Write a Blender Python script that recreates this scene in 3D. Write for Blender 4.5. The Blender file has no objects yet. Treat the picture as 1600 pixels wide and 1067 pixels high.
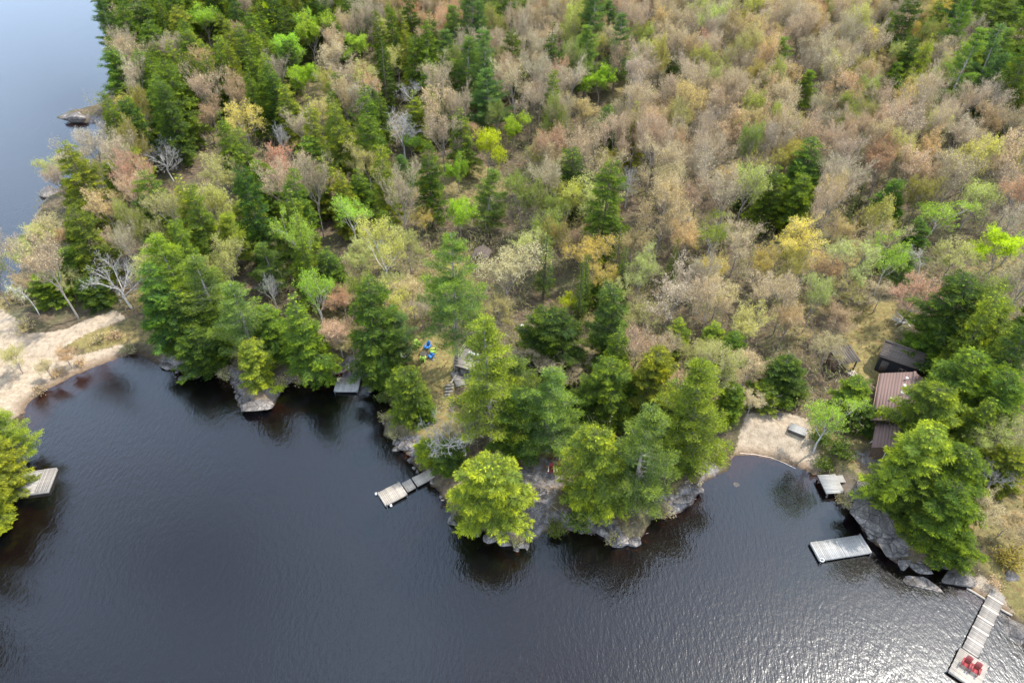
import bpy, math, random
import numpy as np
R = math.radians
SC = bpy.context.scene
COL = SC.collection

# ------------------------------------------------------------------ camera
CAM_H, PITCH, FPX = 65.0, R(42.0), 1600 * 24 / 36
cam = bpy.data.cameras.new('camera'); cam.lens = 24; cam.sensor_width = 36
cam.clip_start = 0.5; cam.clip_end = 4000
camo = bpy.data.objects.new('camera', cam); COL.objects.link(camo)
camo.location = (0, 0, CAM_H); camo.rotation_euler = (math.pi / 2 - PITCH, 0, 0)
SC.camera = camo

# ------------------------------------------------------------------ sky and sun
SUN_EL, SUN_AZ = R(60.0), R(63.0)          # azimuth measured from +Y towards +X
w = bpy.data.worlds.new('World'); SC.world = w; w.use_nodes = True
nt = w.node_tree; nt.nodes.clear()
sky = nt.nodes.new('ShaderNodeTexSky'); sky.sky_type = 'NISHITA'; sky.sun_disc = False
sky.sun_elevation = SUN_EL; sky.sun_rotation = SUN_AZ; sky.altitude = 300
sky.air_density = 1.0; sky.dust_density = 2.5; sky.ozone_density = 1.0
bg = nt.nodes.new('ShaderNodeBackground'); bg.inputs['Strength'].default_value = 0.132
wo = nt.nodes.new('ShaderNodeOutputWorld')
# broken thin cloud over the whole sky, as the pale reflections in the water show
wtc = nt.nodes.new('ShaderNodeTexCoord'); wn = nt.nodes.new('ShaderNodeTexNoise'); wn.inputs['Scale'].default_value = 2.2; wn.inputs['Detail'].default_value = 5
nt.links.new(wtc.outputs['Generated'], wn.inputs['Vector'])
wz_ = nt.nodes.new('ShaderNodeSeparateXYZ'); nt.links.new(wtc.outputs['Generated'], wz_.inputs[0])          # cloud closes up towards the horizon
wh = nt.nodes.new('ShaderNodeMapRange'); wh.inputs[1].default_value = 0.0; wh.inputs[2].default_value = 0.9; wh.inputs[3].default_value = 0.28; wh.inputs[4].default_value = -0.03
nt.links.new(wz_.outputs[2], wh.inputs[0])
wa = nt.nodes.new('ShaderNodeMath'); nt.links.new(wn.outputs[0], wa.inputs[0]); nt.links.new(wh.outputs[0], wa.inputs[1])
wr = nt.nodes.new('ShaderNodeMapRange'); wr.inputs[1].default_value = 0.38; wr.inputs[2].default_value = 0.66; wr.inputs[3].default_value = 0.12; wr.inputs[4].default_value = 0.9
nt.links.new(wa.outputs[0], wr.inputs[0])
wm = nt.nodes.new('ShaderNodeMix'); wm.data_type = 'RGBA'; wm.inputs[7].default_value = (11.2, 13.4, 17.0, 1)
nt.links.new(wr.outputs[0], wm.inputs[0]); nt.links.new(sky.outputs[0], wm.inputs[6]); nt.links.new(wm.outputs[2], bg.inputs[0]); nt.links.new(bg.outputs[0], wo.inputs[0])
sl = bpy.data.lights.new('sun', 'SUN'); sl.energy = 5.0; sl.angle = R(0.55); sl.color = (1, 0.95, 0.87)
so = bpy.data.objects.new('sun', sl); COL.objects.link(so)
so.rotation_euler = (math.pi / 2 - SUN_EL, 0, math.pi - SUN_AZ); so.location = (60, 60, 120)
SC.view_settings.view_transform = 'Standard'; SC.view_settings.look = 'None'
SC.view_settings.gamma = 1; SC.view_settings.use_curve_mapping = False
SC.view_settings.exposure = 0.55
SC.cycles.max_bounces = 6; SC.cycles.diffuse_bounces = 3; SC.cycles.glossy_bounces = 2
SC.cycles.transmission_bounces = 3; SC.cycles.transparent_max_bounces = 6
SC.cycles.use_denoising = True

# ------------------------------------------------------------------ projection (authoring: photo pixel -> place)
cp, sp_ = math.cos(PITCH), math.sin(PITCH)
def ray(px, py):
    a, b = (px - 800) / FPX, (533.5 - py) / FPX
    return np.array([a, cp + b * sp_, -sp_ + b * cp])
def at_z(px, py, z=0.0):
    d = ray(px, py); t = (CAM_H - z) / -d[2]
    return np.array([d[0] * t, d[1] * t, z])
def proj(p):
    p = np.asarray(p, float); x, y, z = p[..., 0], p[..., 1], p[..., 2] - CAM_H
    dep = y * cp - z * sp_; v = y * sp_ + z * cp
    return 800 + x / dep * FPX, 533.5 - v / dep * FPX, dep

# ------------------------------------------------------------------ shoreline
def W(pts): return [tuple(at_z(x, y)[:2]) for x, y in pts]
MAIN = [(-75, -20), (-64, 15), (-60, 30), (-59, 40)] + W([
    (-10, 800), (15, 760), (28, 700), (38, 655), (42, 632), (75, 608), (120, 585), (165, 567), (205, 553), (220, 556),
    (240, 567), (268, 580), (300, 588), (338, 583), (358, 592), (368, 608), (372, 636), (400, 647), (428, 636), (437, 612),
    (445, 600), (475, 598), (505, 590), (527, 582), (548, 578), (575, 592), (598, 615), (612, 640), (602, 662), (597, 680),
    (620, 692), (640, 715), (652, 738), (676, 757), (695, 782), (702, 812), (740, 832), (780, 850), (802, 858), (830, 850),
    (850, 828), (890, 824), (945, 834), (965, 850), (996, 852), (1010, 822), (1040, 808), (1080, 785), (1092, 760), (1112, 745),
    (1138, 738), (1146, 712), (1180, 713), (1222, 722), (1255, 735), (1277, 744), (1298, 757), (1312, 775), (1332, 792), (1346, 820),
    (1362, 848), (1387, 872), (1412, 884), (1432, 890), (1452, 888), (1468, 884), (1482, 893), (1500, 912), (1520, 925), (1545, 941),
    (1570, 955), (1580, 975), (1587, 998), (1602, 1020), (1625, 1050)]) + [(60, 10), (78, -30), (120, -300), (-150, -300)]
BACK = [(-260, 120), (-160, 100)] + W([(-160, 462), (-60, 462), (5, 455), (32, 425), (46, 375), (55, 335), (72, 312), (98, 290), (135, 262),
    (158, 238), (166, 208), (150, 194), (112, 192), (84, 184), (110, 175), (150, 168), (168, 150), (176, 110), (172, 70), (160, 40), (150, 5),
    (140, -40), (120, -75)]) + [(-190, 420), (-260, 700), (-900, 700), (-900, 120)]
def inside(poly, x, y):
    r = np.zeros(x.shape, bool); n = len(poly)
    for i in range(n):
        x0, y0 = poly[i]; x1, y1 = poly[(i + 1) % n]
        if y0 == y1: continue
        c = ((y0 > y) != (y1 > y)) & (x < (x1 - x0) * (y - y0) / (y1 - y0) + x0)
        r ^= c
    return r
def edist(poly, x, y, closed=True):
    best = np.full(x.shape, 1e9); n = len(poly)
    for i in range(n if closed else n - 1):
        ax, ay = poly[i]; bx, by = poly[(i + 1) % n]
        dx, dy = bx - ax, by - ay; L = dx * dx + dy * dy + 1e-9
        t = np.clip(((x - ax) * dx + (y - ay) * dy) / L, 0, 1)
        best = np.minimum(best, (x - ax - t * dx) ** 2 + (y - ay - t * dy) ** 2)
    return np.sqrt(best)
def hashn(i, j, s):
    v = np.sin(i * 127.1 + j * 311.7 + s * 74.7) * 43758.5453
    return v - np.floor(v)
def vnoise(x, y, s=0):
    i, j = np.floor(x), np.floor(y); u, v = x - i, y - j
    u = u * u * (3 - 2 * u); v = v * v * (3 - 2 * v)
    return ((hashn(i, j, s) * (1 - u) + hashn(i + 1, j, s) * u) * (1 - v) + (hashn(i, j + 1, s) * (1 - u) + hashn(i + 1, j + 1, s) * u) * v) * 2 - 1
def fbm(x, y, s=0, o=4):
    return sum(vnoise(x * 2 ** k, y * 2 ** k, s + k) * 0.5 ** k for k in range(o))
def sstep(a, b, x):
    t = np.clip((x - a) / (b - a), 0, 1); return t * t * (3 - 2 * t)
BEACH = [W([(42, 632), (75, 608), (120, 585), (165, 567), (205, 553)]), W([(1146, 712), (1180, 713), (1222, 722), (1255, 735)]), W([(1510, 918), (1545, 941), (1570, 955)])]
def shore(x, y):
    d = np.minimum(edist(MAIN, x, y), edist(BACK, x, y))
    return np.where(inside(MAIN, x, y) | inside(BACK, x, y), -d, d)
def beachy(x, y):
    b = np.minimum(np.minimum(edist(BEACH[0], x, y, False) - 3, edist(BEACH[1], x, y, False) - 1), edist(BEACH[2], x, y, False) + 0.5)
    return 1 - sstep(0, 4, b)
def height(x, y, full=False):
    x = np.asarray(x, float); y = np.asarray(y, float)
    d = shore(x, y); b = beachy(x, y)
    d = d + (1 - b) * fbm(x / 2.6, y / 2.6, 3, 3) * 0.55
    bank = 1.35 * sstep(-0.3, 2.2, d) * (0.75 + 0.35 * vnoise(x / 5, y / 5, 9)) + 0.06 * np.clip(d, 0, 12)
    sand = 0.02 + 0.10 * np.clip(d, 0, 6) + 0.03 * np.clip(d - 6, 0, 20)
    land = bank * (1 - b) + sand * b
    hill = 0.05 * np.clip(d - 10, 0, 90) + 0.035 * np.clip(y - 150, 0, 400) * sstep(0, 40, d)
    rough = fbm(x / 14, y / 14, 5, 3) * 0.5 * sstep(3, 16, d) + (1 - b) * fbm(x / 1.7, y / 1.7, 11, 2) * 0.16 * sstep(0, 1.5, d)
    bed = np.maximum(-0.05 + d * (0.55 - 0.40 * b), -5.0) + fbm(x / 1.5, y / 1.5, 21, 2) * 0.12 * sstep(0, 2, -d)
    h = np.where(d > 0, land + hill + rough, bed)
    return (h, d, b) if full else h
def gz(x, y): return float(height(np.array([x]), np.array([y]))[0])
def at(px, py, up=0.0):
    """first place along the photo's line of sight where the land (raised by up) is met"""
    d = ray(px, py); t = np.linspace(30, 520, 1200)
    x, y, z = d[0] * t, d[1] * t, CAM_H + d[2] * t
    g = np.maximum(height(x, y), 0.0) + up
    k = int(np.argmax(z < g)); k = max(k, 1)
    a = (z[k - 1] - g[k - 1]); b = (g[k] - z[k]); f = a / max(a + b, 1e-9)
    tt = t[k - 1] + (t[k] - t[k - 1]) * f
    return np.array([d[0] * tt, d[1] * tt, CAM_H + d[2] * tt])

# ------------------------------------------------------------------ materials
MATS = {}
def mat(name):
    m = bpy.data.materials.new(name); m.use_nodes = True; m.node_tree.nodes.clear(); MATS[name] = m
    N = m.node_tree.nodes; L = m.node_tree.links
    out = N.new('ShaderNodeOutputMaterial')
    return m, N, L, out
def node(N, L, t, ins=None, **kw):
    n = N.new(t)
    for k, v in kw.items(): setattr(n, k, v)
    for k, v in (ins or {}).items():
        if hasattr(v, 'links') or isinstance(v, bpy.types.NodeSocket): L.new(v, n.inputs[k])
        else: n.inputs[k].default_value = v
    return n
def ramp(N, L, fac, stops):
    r = N.new('ShaderNodeValToRGB'); e = r.color_ramp.elements
    while len(e) < len(stops): e.new(0.5)
    for k, (p, c) in enumerate(stops): e[k].position = p; e[k].color = (*c, 1)
    L.new(fac, r.inputs[0]); return r.outputs[0]
def mixc(N, L, fac, a, b, mode='MIX'):
    n = N.new('ShaderNodeMix'); n.data_type = 'RGBA'; n.blend_type = mode
    for s, v in ((n.inputs[0], fac), (n.inputs[6], a), (n.inputs[7], b)):
        if isinstance(v, bpy.types.NodeSocket): L.new(v, s)
        elif isinstance(v, (int, float)): s.default_value = v
        else: s.default_value = (*v, 1)
    return n.outputs[2]
def noise(N, L, scale, detail=4, co=None, rough=0.6):
    n = N.new('ShaderNodeTexNoise'); n.inputs['Scale'].default_value = scale; n.inputs['Detail'].default_value = detail
    n.inputs['Roughness'].default_value = rough
    if co is not None: L.new(co, n.inputs['Vector'])
    return n
def leaf_material(name, trans=0.38, tipc=(1.9, 1.55, 0.7), gloss=0.06):
    m, N, L, out = mat(name)
    oi = N.new('ShaderNodeObjectInfo'); ge = N.new('ShaderNodeNewGeometry')
    at_ = N.new('ShaderNodeAttribute'); at_.attribute_name = 'tip'
    var = node(N, L, 'ShaderNodeMapRange', {0: ge.outputs['Random Per Island'], 3: 0.55, 4: 1.45})
    c = mixc(N, L, 1.0, oi.outputs['Color'], var.outputs[0], 'MULTIPLY')
    tip = mixc(N, L, 1.0, c, tipc, 'MULTIPLY')
    c = mixc(N, L, at_.outputs['Fac'], c, tip)
    d = node(N, L, 'ShaderNodeBsdfDiffuse', {'Color': c})
    c2 = mixc(N, L, 1.0, c, (1.5, 1.5, 0.6), 'MULTIPLY')
    t = node(N, L, 'ShaderNodeBsdfTranslucent', {'Color': c2})
    mx = node(N, L, 'ShaderNodeMixShader', {0: trans, 1: d.outputs[0], 2: t.outputs[0]})
    g = node(N, L, 'ShaderNodeBsdfGlossy', {'Color': (1, 1, 1, 1), 'Roughness': 0.45})
    m2 = node(N, L, 'ShaderNodeMixShader', {0: gloss, 1: mx.outputs[0], 2: g.outputs[0]})
    L.new(m2.outputs[0], out.inputs[0]); return m
leaf_material('needles', 0.25, (2.4, 1.95, 0.55), 0.0)
leaf_material('leaves', 0.45, (1.3, 1.25, 0.8), 0.0)
leaf_material('buds', 0.25, (1.2, 1.1, 0.9), 0.0)
def bark_material(name, a, b, sc=3.0):
    m, N, L, out = mat(name)
    tc = N.new('ShaderNodeTexCoord'); n = noise(N, L, sc, 5, tc.outputs['Object'])
    oi = N.new('ShaderNodeObjectInfo')
    c = ramp(N, L, n.outputs[0], [(0.3, a), (0.7, b)])
    v = node(N, L, 'ShaderNodeMapRange', {0: oi.outputs['Random'], 3: 0.75, 4: 1.25})
    c = mixc(N, L, 1.0, c, v.outputs[0], 'MULTIPLY')
    p = node(N, L, 'ShaderNodeBsdfPrincipled', {'Base Color': c, 'Roughness': 0.9})
    L.new(p.outputs[0], out.inputs[0]); return m
bark_material('bark_grey', (0.17, 0.145, 0.125), (0.33, 0.29, 0.25))
bark_material('bark_brown', (0.07, 0.052, 0.04), (0.17, 0.13, 0.10))
bark_material('bark_twig', (0.29, 0.225, 0.155), (0.45, 0.36, 0.25))
bark_material('bark_birch', (0.30, 0.28, 0.25), (0.75, 0.73, 0.69), 2.2)
bark_material('bark_dead', (0.30, 0.285, 0.265), (0.52, 0.50, 0.47))
bark_material('stone', (0.14, 0.13, 0.125), (0.38, 0.35, 0.33), 1.6)
def surf(name, c, rough=0.6, var=0.12, metal=0.0, nscale=6.0):
    m, N, L, out = mat(name)
    tc = N.new('ShaderNodeTexCoord'); n = noise(N, L, nscale, 5, tc.outputs['Object']); oi = N.new('ShaderNodeObjectInfo')
    v = node(N, L, 'ShaderNodeMapRange', {0: n.outputs[0], 1: 0.3, 2: 0.7, 3: 1 - var, 4: 1 + var})
    v2 = node(N, L, 'ShaderNodeMapRange', {0: oi.outputs['Random'], 3: 1 - var, 4: 1 + var})
    col = mixc(N, L, 1.0, c, v.outputs[0], 'MULTIPLY'); col = mixc(N, L, 1.0, col, v2.outputs[0], 'MULTIPLY')
    p = node(N, L, 'ShaderNodeBsdfPrincipled', {'Base Color': col, 'Roughness': rough, 'Metallic': metal})
    b = node(N, L, 'ShaderNodeBump', {'Strength': 0.25, 'Distance': 0.02, 'Height': n.outputs[0]}); L.new(b.outputs[0], p.inputs['Normal'])
    L.new(p.outputs[0], out.inputs[0]); return m
surf('wood_grey', (0.25, 0.225, 0.195), 0.85, 0.22, nscale=3)
surf('wood_pale', (0.35, 0.305, 0.25), 0.8, 0.16, nscale=3)
surf('wood_silver', (0.295, 0.285, 0.265), 0.8, 0.15, nscale=3)
surf('wood_dark', (0.09, 0.075, 0.06), 0.9, 0.25)
surf('wood_brown', (0.20, 0.13, 0.09), 0.9, 0.25)
surf('shingle_red', (0.155, 0.10, 0.085), 0.9, 0.07)
surf('shingle_brown', (0.10, 0.078, 0.062), 0.9, 0.10)
surf('siding_black', (0.012, 0.013, 0.018), 0.7, 0.2)
surf('siding_brown', (0.12, 0.075, 0.05), 0.8, 0.2)
surf('paint_white', (0.78, 0.78, 0.76), 0.5, 0.06)
surf('paint_cream', (0.72, 0.58, 0.46), 0.6, 0.1)
surf('plastic_red', (0.25, 0.03, 0.032), 0.45, 0.1)
surf('plastic_blue', (0.02, 0.16, 0.48), 0.4, 0.08)
surf('plastic_lime', (0.33, 0.52, 0.08), 0.4, 0.08)
surf('plastic_pale', (0.55, 0.68, 0.68), 0.5, 0.08)
surf('float_dark', (0.02, 0.02, 0.022), 0.6, 0.1)
surf('metal_grey', (0.45, 0.45, 0.46), 0.4, 0.05, 0.8)
surf('concrete', (0.19, 0.175, 0.155), 0.9, 0.2, nscale=2)
surf('ash', (0.05, 0.045, 0.04), 0.95, 0.3)
m, N, L, out = mat('window_glass')
p = node(N, L, 'ShaderNodeBsdfPrincipled', {'Base Color': (0.02, 0.025, 0.03, 1), 'Roughness': 0.05}); L.new(p.outputs[0], out.inputs[0])

# rock: speckled granite with lichen and dark seams
m, N, L, out = mat('rock')
tc = N.new('ShaderNodeTexCoord'); n1 = noise(N, L, 0.9, 6, tc.outputs['Object']); n2 = noise(N, L, 7, 4, tc.outputs['Object'])
c = ramp(N, L, n1.outputs[0], [(0.3, (0.055, 0.049, 0.045)), (0.5, (0.125, 0.112, 0.102)), (0.68, (0.26, 0.23, 0.205))])
c2 = ramp(N, L, n2.outputs[0], [(0.35, (0.6, 0.6, 0.6)), (0.65, (1.25, 1.22, 1.18))])
c = mixc(N, L, 1.0, c, c2, 'MULTIPLY')
gp = N.new('ShaderNodeNewGeometry'); vo = node(N, L, 'ShaderNodeTexVoronoi', {'Vector': gp.outputs['Position'], 'Scale': 0.75}, feature='DISTANCE_TO_EDGE')
ck = node(N, L, 'ShaderNodeMapRange', {0: vo.outputs['Distance'], 1: 0.0, 2: 0.05, 3: 0.3, 4: 1.0}); c = mixc(N, L, 1.0, c, ck.outputs[0], 'MULTIPLY')
p = node(N, L, 'ShaderNodeBsdfPrincipled', {'Base Color': c, 'Roughness': 0.85})
b = node(N, L, 'ShaderNodeBump', {'Strength': 0.6, 'Distance': 0.08, 'Height': n2.outputs[0]}); L.new(b.outputs[0], p.inputs['Normal'])
L.new(p.outputs[0], out.inputs[0])

# ground: leaf litter, sand, rock, grass and moss by a painted-in land cover
m, N, L, out = mat('ground')
tc = N.new('ShaderNodeTexCoord'); P = tc.outputs['Object']
cov = N.new('ShaderNodeAttribute'); cov.attribute_name = 'cover'
sep = node(N, L, 'ShaderNodeSeparateColor', {0: cov.outputs['Color']})
geo = N.new('ShaderNodeNewGeometry'); sx = node(N, L, 'ShaderNodeSeparateXYZ', {0: geo.outputs['Position']})
nA = noise(N, L, 0.25, 5, P); nB = noise(N, L, 1.6, 6, P); nC = noise(N, L, 9, 5, P)
litter = ramp(N, L, nB.outputs[0], [(0.28, (0.034, 0.026, 0.016)), (0.5, (0.082, 0.060, 0.034)), (0.72, (0.155, 0.112, 0.066))])  # litter tones darkened overall: shade in the forest gaps is put into the colour
green = ramp(N, L, nA.outputs[0], [(0.45, (0, 0, 0)), (0.62, (1, 1, 1))])
litter = mixc(N, L, node(N, L, 'ShaderNodeMath', {0: green, 1: 0.45}, operation='MULTIPLY').outputs[0], litter, (0.10, 0.11, 0.035))
sand = ramp(N, L, nB.outputs[0], [(0.3, (0.22, 0.168, 0.115)), (0.55, (0.335, 0.268, 0.19)), (0.75, (0.40, 0.335, 0.25))])
rock = ramp(N, L, nB.outputs[0], [(0.3, (0.07, 0.062, 0.058)), (0.52, (0.16, 0.145, 0.135)), (0.72, (0.28, 0.25, 0.23))])
grass = ramp(N, L, nB.outputs[0], [(0.3, (0.15, 0.085, 0.035)), (0.52, (0.165, 0.145, 0.045)), (0.72, (0.28, 0.18, 0.075))])
wv = node(N, L, 'ShaderNodeVectorMath', {0: nB.outputs[1], 1: (2.2, 2.2, 2.2), 2: P}, operation='MULTIPLY_ADD')
vo = node(N, L, 'ShaderNodeTexVoronoi', {'Vector': wv.outputs[0], 'Scale': 0.7}, feature='DISTANCE_TO_EDGE')
ck = node(N, L, 'ShaderNodeMapRange', {0: vo.outputs['Distance'], 1: 0.0, 2: 0.07, 3: 0.4, 4: 1.0}); rock = mixc(N, L, 1.0, rock, ck.outputs[0], 'MULTIPLY')
rock = mixc(N, L, ramp(N, L, nA.outputs[0], [(0.5, (0, 0, 0)), (0.6, (.8, .8, .8))]), rock, (0.15, 0.105, 0.06))
def sel(ch, sharp=0.22):
    a = node(N, L, 'ShaderNodeMath', {0: nC.outputs[0], 1: 0.5}, operation='SUBTRACT')
    a2 = node(N, L, 'ShaderNodeMath', {0: nB.outputs[0], 1: 0.5}, operation='SUBTRACT')
    s = node(N, L, 'ShaderNodeMath', {0: a.outputs[0], 1: a2.outputs[0]}, operation='ADD')
    s2 = node(N, L, 'ShaderNodeMath', {0: s.outputs[0], 1: 0.9, 2: ch}, operation='MULTIPLY_ADD')
    r = node(N, L, 'ShaderNodeMapRange', {0: s2.outputs[0], 1: 0.5 - sharp, 2: 0.5 + sharp})
    return r.outputs[0]
c = mixc(N, L, sel(sep.outputs[2]), litter, grass)
c = mixc(N, L, sel(sep.outputs[1]), c, rock)
c = mixc(N, L, sel(sep.outputs[0], 0.12), c, sand)
fine = node(N, L, 'ShaderNodeMapRange', {0: nC.outputs[0], 1: 0.25, 2: 0.75, 3: 0.7, 4: 1.3})
c = mixc(N, L, 1.0, c, fine.outputs[0], 'MULTIPLY')
wet = node(N, L, 'ShaderNodeMapRange', {0: sx.outputs[2], 1: 0.22, 2: 0.03})          # damp strip at the waterline
c = mixc(N, L, wet.outputs[0], c, mixc(N, L, 1.0, c, (0.42, 0.34, 0.28), 'MULTIPLY'))
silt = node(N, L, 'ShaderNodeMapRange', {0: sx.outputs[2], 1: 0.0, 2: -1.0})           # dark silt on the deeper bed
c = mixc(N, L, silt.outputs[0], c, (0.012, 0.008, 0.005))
p = node(N, L, 'ShaderNodeBsdfPrincipled', {'Base Color': c, 'Roughness': 0.95})
hh = node(N, L, 'ShaderNodeMath', {0: nB.outputs[0], 1: 0.5, 2: nC.outputs[0]}, operation='MULTIPLY_ADD')
b = node(N, L, 'ShaderNodeBump', {'Strength': 0.7, 'Distance': 0.12, 'Height': hh.outputs[0]}); L.new(b.outputs[0], p.inputs['Normal'])
L.new(p.outputs[0], out.inputs[0])

# water: tea-coloured, wind-rippled
m, N, L, out = mat('water')
tc = N.new('ShaderNodeTexCoord')
mp = node(N, L, 'ShaderNodeMapping', {'Vector': tc.outputs['Object'], 'Rotation': (0, 0, R(-28)), 'Scale': (1.0, 0.42, 1)})
mp2 = node(N, L, 'ShaderNodeMapping', {'Vector': tc.outputs['Object'], 'Rotation': (0, 0, R(18)), 'Scale': (1.0, 0.5, 1)})
a1 = noise(N, L, 2.5, 3, mp.outputs[0], 0.5); a2 = noise(N, L, 6.0, 2, mp2.outputs[0], 0.5); a3 = noise(N, L, 0.035, 4, tc.outputs['Object'])
s = node(N, L, 'ShaderNodeMath', {0: a2.outputs[0], 1: 0.45, 2: a1.outputs[0]}, operation='MULTIPLY_ADD')
st = node(N, L, 'ShaderNodeMapRange', {0: a3.outputs[0], 1: 0.36, 2: 0.64, 3: 0.4, 4: 1.0})
b = node(N, L, 'ShaderNodeBump', {'Strength': st.outputs[0], 'Distance': 0.042, 'Height': s.outputs[0]})
fr = node(N, L, 'ShaderNodeFresnel', {'IOR': 1.6, 'Normal': b.outputs[0]})
gl = node(N, L, 'ShaderNodeBsdfGlossy', {'Color': (0.80, 0.92, 1, 1), 'Roughness': 0.045, 'Normal': b.outputs[0]})
gl2 = node(N, L, 'ShaderNodeBsdfGlossy', {'Color': (1, 1, 1, 1), 'Roughness': 0.20, 'Normal': b.outputs[0]})
gm = node(N, L, 'ShaderNodeMixShader', {0: 0.30, 1: gl.outputs[0], 2: gl2.outputs[0]})
tr = node(N, L, 'ShaderNodeBsdfTransparent', {'Color': (0.40, 0.20, 0.085, 1)})
sc_ = node(N, L, 'ShaderNodeBsdfDiffuse', {'Color': (0.25, 0.33, 0.50, 1)})      # faint scatter from suspended matter
tb = node(N, L, 'ShaderNodeMixShader', {0: 0.004, 1: tr.outputs[0], 2: sc_.outputs[0]})
mx = node(N, L, 'ShaderNodeMixShader', {0: fr.outputs[0], 1: tb.outputs[0], 2: gm.outputs[0]})
L.new(mx.outputs[0], out.inputs[0])

# ------------------------------------------------------------------ mesh helpers
class Geo:
    def __init__(s): s.v, s.f, s.m, s.t, s.n = [], [], [], [], 0
    def add(s, v, f, m=0, tip=None):
        v = np.asarray(v, np.float32).reshape(-1, 3); f = np.asarray(f, np.int64)
        s.v.append(v); s.f.append(f + s.n); s.m.append(np.full(len(f), m, np.int32))
        s.t.append(np.zeros(len(v), np.float32) if tip is None else np.asarray(tip, np.float32)); s.n += len(v)
    def mesh(s, name, mats, smooth=False, tip=False):
        me = bpy.data.meshes.new(name); V = np.concatenate(s.v)
        me.vertices.add(len(V)); me.vertices.foreach_set('co', V.ravel())
        idx = np.concatenate([f.ravel() for f in s.f]); tot = np.concatenate([np.full(len(f), f.shape[1]) for f in s.f])
        st = np.concatenate([[0], np.cumsum(tot)[:-1]])
        me.loops.add(len(idx)); me.loops.foreach_set('vertex_index', idx.astype(np.int32))
        me.polygons.add(len(tot)); me.polygons.foreach_set('loop_start', st.astype(np.int32))
        me.polygons.foreach_set('material_index', np.concatenate(s.m))
        if smooth: me.polygons.foreach_set('use_smooth', np.ones(len(tot), bool))
        for m_ in mats: me.materials.append(MATS[m_])
        if tip:
            a = me.attributes.new('tip', 'FLOAT', 'POINT'); a.data.foreach_set('value', np.concatenate(s.t))
        me.update(calc_edges=True); return me
def obj(name, me, parent=None, loc=None, rz=0.0):
    o = bpy.data.objects.new(name, me); COL.objects.link(o)
    if parent is not None: o.parent = parent
    if loc is not None: o.location = [float(q) for q in loc]
    if rz: o.rotation_euler = (0, 0, rz)
    return o
def tag(o, label, cat, group=None):
    o['label'] = label; o['category'] = cat
    if group: o['group'] = group
    return o
def thing(name, label, cat, loc, rz=0.0, group=None):
    return tag(obj(name, None, None, loc, rz), label, cat, group)
def nrm(v): return v / np.maximum(np.linalg.norm(v, axis=-1, keepdims=True), 1e-9)
def tubes(g, p0, p1, r0, r1, m=0, sides=3):
    p0, p1 = np.atleast_2d(p0), np.atleast_2d(p1); n = len(p0)
    r0 = np.broadcast_to(r0, n); r1 = np.broadcast_to(r1, n)
    d = nrm(p1 - p0); a = np.where(np.abs(d[:, 2:3]) < 0.9, [[0, 0, 1.0]], [[1.0, 0, 0]])
    u = nrm(np.cross(d, a)); v = np.cross(d, u); vs = []
    for (p, r) in ((p0, r0), (p1, r1)):
        for k in range(sides):
            th = 2 * math.pi * k / sides
            vs.append(p + r[:, None] * (u * math.cos(th) + v * math.sin(th)))
    V = np.stack(vs, 1).reshape(-1, 3); base = (np.arange(n) * 2 * sides)[:, None]
    for k in range(sides):
        k2 = (k + 1) % sides
        F = base + np.array([[k, k2, sides + k2, sides + k]])
        if k == 0: g.add(V, F, m); off = g.n - len(V)
        else: g.f.append(F + off); g.m.append(np.full(n, m, np.int32))
def kites(g, b, d, L, w_, nr, m=0, tip=None, mid=0.5):
    """leaf-shaped quads: base b, direction d, length L, width w_, lying across nr"""
    d = nrm(d); s = nrm(np.cross(d, nr)); L = np.broadcast_to(L, len(b))[:, None]; w_ = np.broadcast_to(w_, len(b))[:, None]
    V = np.stack([b, b + d * L * mid + s * w_ / 2, b + d * L, b + d * L * mid - s * w_ / 2], 1).reshape(-1, 3)
    F = (np.arange(len(b)) * 4)[:, None] + np.array([[0, 1, 2, 3]])
    g.add(V, F, m, None if tip is None else np.repeat(tip, 4))
def box_vf(x0, x1, y0, y1, z0, z1):
    v = [(x, y, z) for z in (z0, z1) for y in (y0, y1) for x in (x0, x1)]
    f = [(0, 2, 3, 1), (4, 5, 7, 6), (0, 1, 5, 4), (2, 6, 7, 3), (0, 4, 6, 2), (1, 3, 7, 5)]
    return np.array(v, float), np.array(f)
def boxmesh(name, dims, m, g=None):
    g = g or Geo()
    for d in dims: g.add(*box_vf(*d))
    return g.mesh(name, [m])
def rvec(rng, n): return nrm(rng.normal(size=(n, 3)))

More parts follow.
